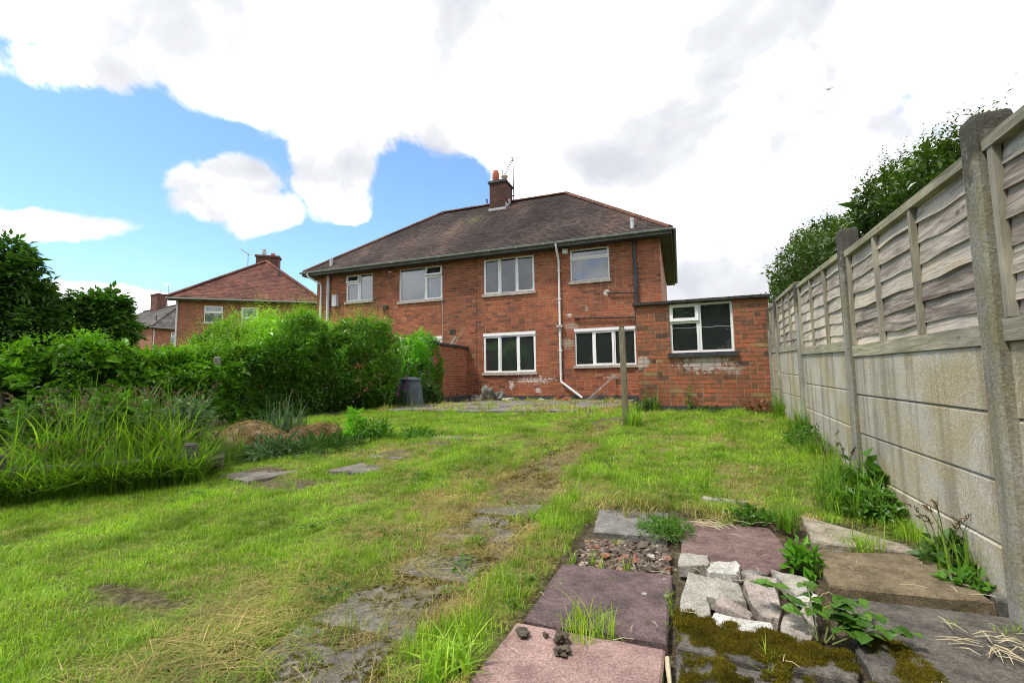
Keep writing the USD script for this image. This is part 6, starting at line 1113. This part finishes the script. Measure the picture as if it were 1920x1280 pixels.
# moss
M, mz = [], []
n = 26000; x, y = rg.uniform(-.06, .80, n), rg.uniform(1.10, 1.99, n); P2 = np.stack([x, y], -1); w1, w2 = wob(P2, 5.0), wob(P2, 14.0)
a = np.where(rect_in(P2, SL['moss'], -.003), 1.35*np.clip((y-1.705)/.06, 0, 1) - .8*np.clip((x-.33)/.15, 0, 1), 0) + np.where(rect_in(P2, SL['mossb'], -.004), .30 - .5*np.clip((1.62-y)/.3, 0, 1), 0) + np.where(rect_in(P2, SL['dark'], -.004), .85 - 2.6*np.abs(x-.60-.1*(1.9-y)*3)/.30 - 1.2*np.clip((y-2.0)/.2, 0, 1), 0) + np.where(rect_in(P2, SL['darkb'], 0), .7-2.4*np.abs(x-.56)/.3, 0)
k = (a > 0) & (rg.random(n) < np.clip(a + .55*w2 + .45*w1, 0, 1)); thick = np.clip(a*.7 + .4*w2 + .3*w1, .15, 1.2)
M.append(np.column_stack([x, y, gz(x, y) + .004 + .010*thick])[k]); mz.append((.7 + .8*thick)[k])
n = 14000; x, y = rg.uniform(-1.55, -.90, n), rg.uniform(.9, 8, n); P2 = np.stack([x, y], -1); k = (wob(P2, 3.0) + .8*wob(P2, 9.0) + .4*wob(P2, 20.0) > .02) & (rg.random(n) < np.clip(1.4-y/6, .2, 1)); M.append(np.column_stack([x, y, gz(x, y)+.004])[k]); mz.append(np.full(k.sum(), .9))
M, mz = np.vstack(M), np.concatenate(mz)
n = 5200; x, y = rg.uniform(-1.9, -.88, n), rg.uniform(.9, 6.5, n); k = rg.random(n) < np.where(x > -1.45, .10, .75)*np.clip(1.25 - y/7, .2, 1); x, y = x[k], y[k]; n = len(x); sc = rg.uniform(.8, 1.5, n)
scatter('hay_litter', 'cut hay and dead grass lying flat on the worn path', 'dry grass', np.column_stack([x, y, gz(x, y)+.004]), rg.uniform(0, 6.28, n), np.column_stack([sc, sc, sc*.45]), [tuft(rg, 9, .05, .05, .0022, 2.2, (.55, .3), 3) for _ in range(5)], 'straw_blade', rg.integers(0, 5, n))
scatter('moss', 'olive brown moss cushions over the dark slabs and the path', 'moss', M, rg.uniform(0, 6.28, len(M)), np.column_stack([mz*.9, mz*.9, mz]), [tuft(rg, 20, .011, .009, .0026, .6, (.5, .25)) for _ in range(5)], 'moss', rg.integers(0, 5, len(M)))

# ------------------------------------------------------------------ groups of repeats
GROUPS = {'soil_clod': 'soil clods on the pink slab', 'stone': 'stones at the foot of the house wall', 'foxglove': 'foxgloves by the compost bin', 'elder_bush': 'elder bushes beyond the hedge', 'hedge_post': 'old posts in the hedge', 'laurel_tree': 'evergreen trees behind the fence', 'far_house': 'houses beyond the hedge',
    'plank': 'battens propped by the house wall', 'grass_tuft': 'grass tufts in the garden', 'weed': 'weeds in the garden', 'straw_heap': 'heaps of dry grass', 'tv_aerial': 'aerials on the chimney', 'dry_grass_heads': 'bleached grass heads on the paving', 'hedge': 'hedges between the gardens'}
for pr in stage.GetPrimAtPath('/World').GetChildren():
    nm = pr.GetName(); nm = nm[:-4] if nm[-3:].isdigit() and nm[-4] == '_' else nm
    if nm in GROUPS: pr.SetCustomDataByKey('group', GROUPS[nm])
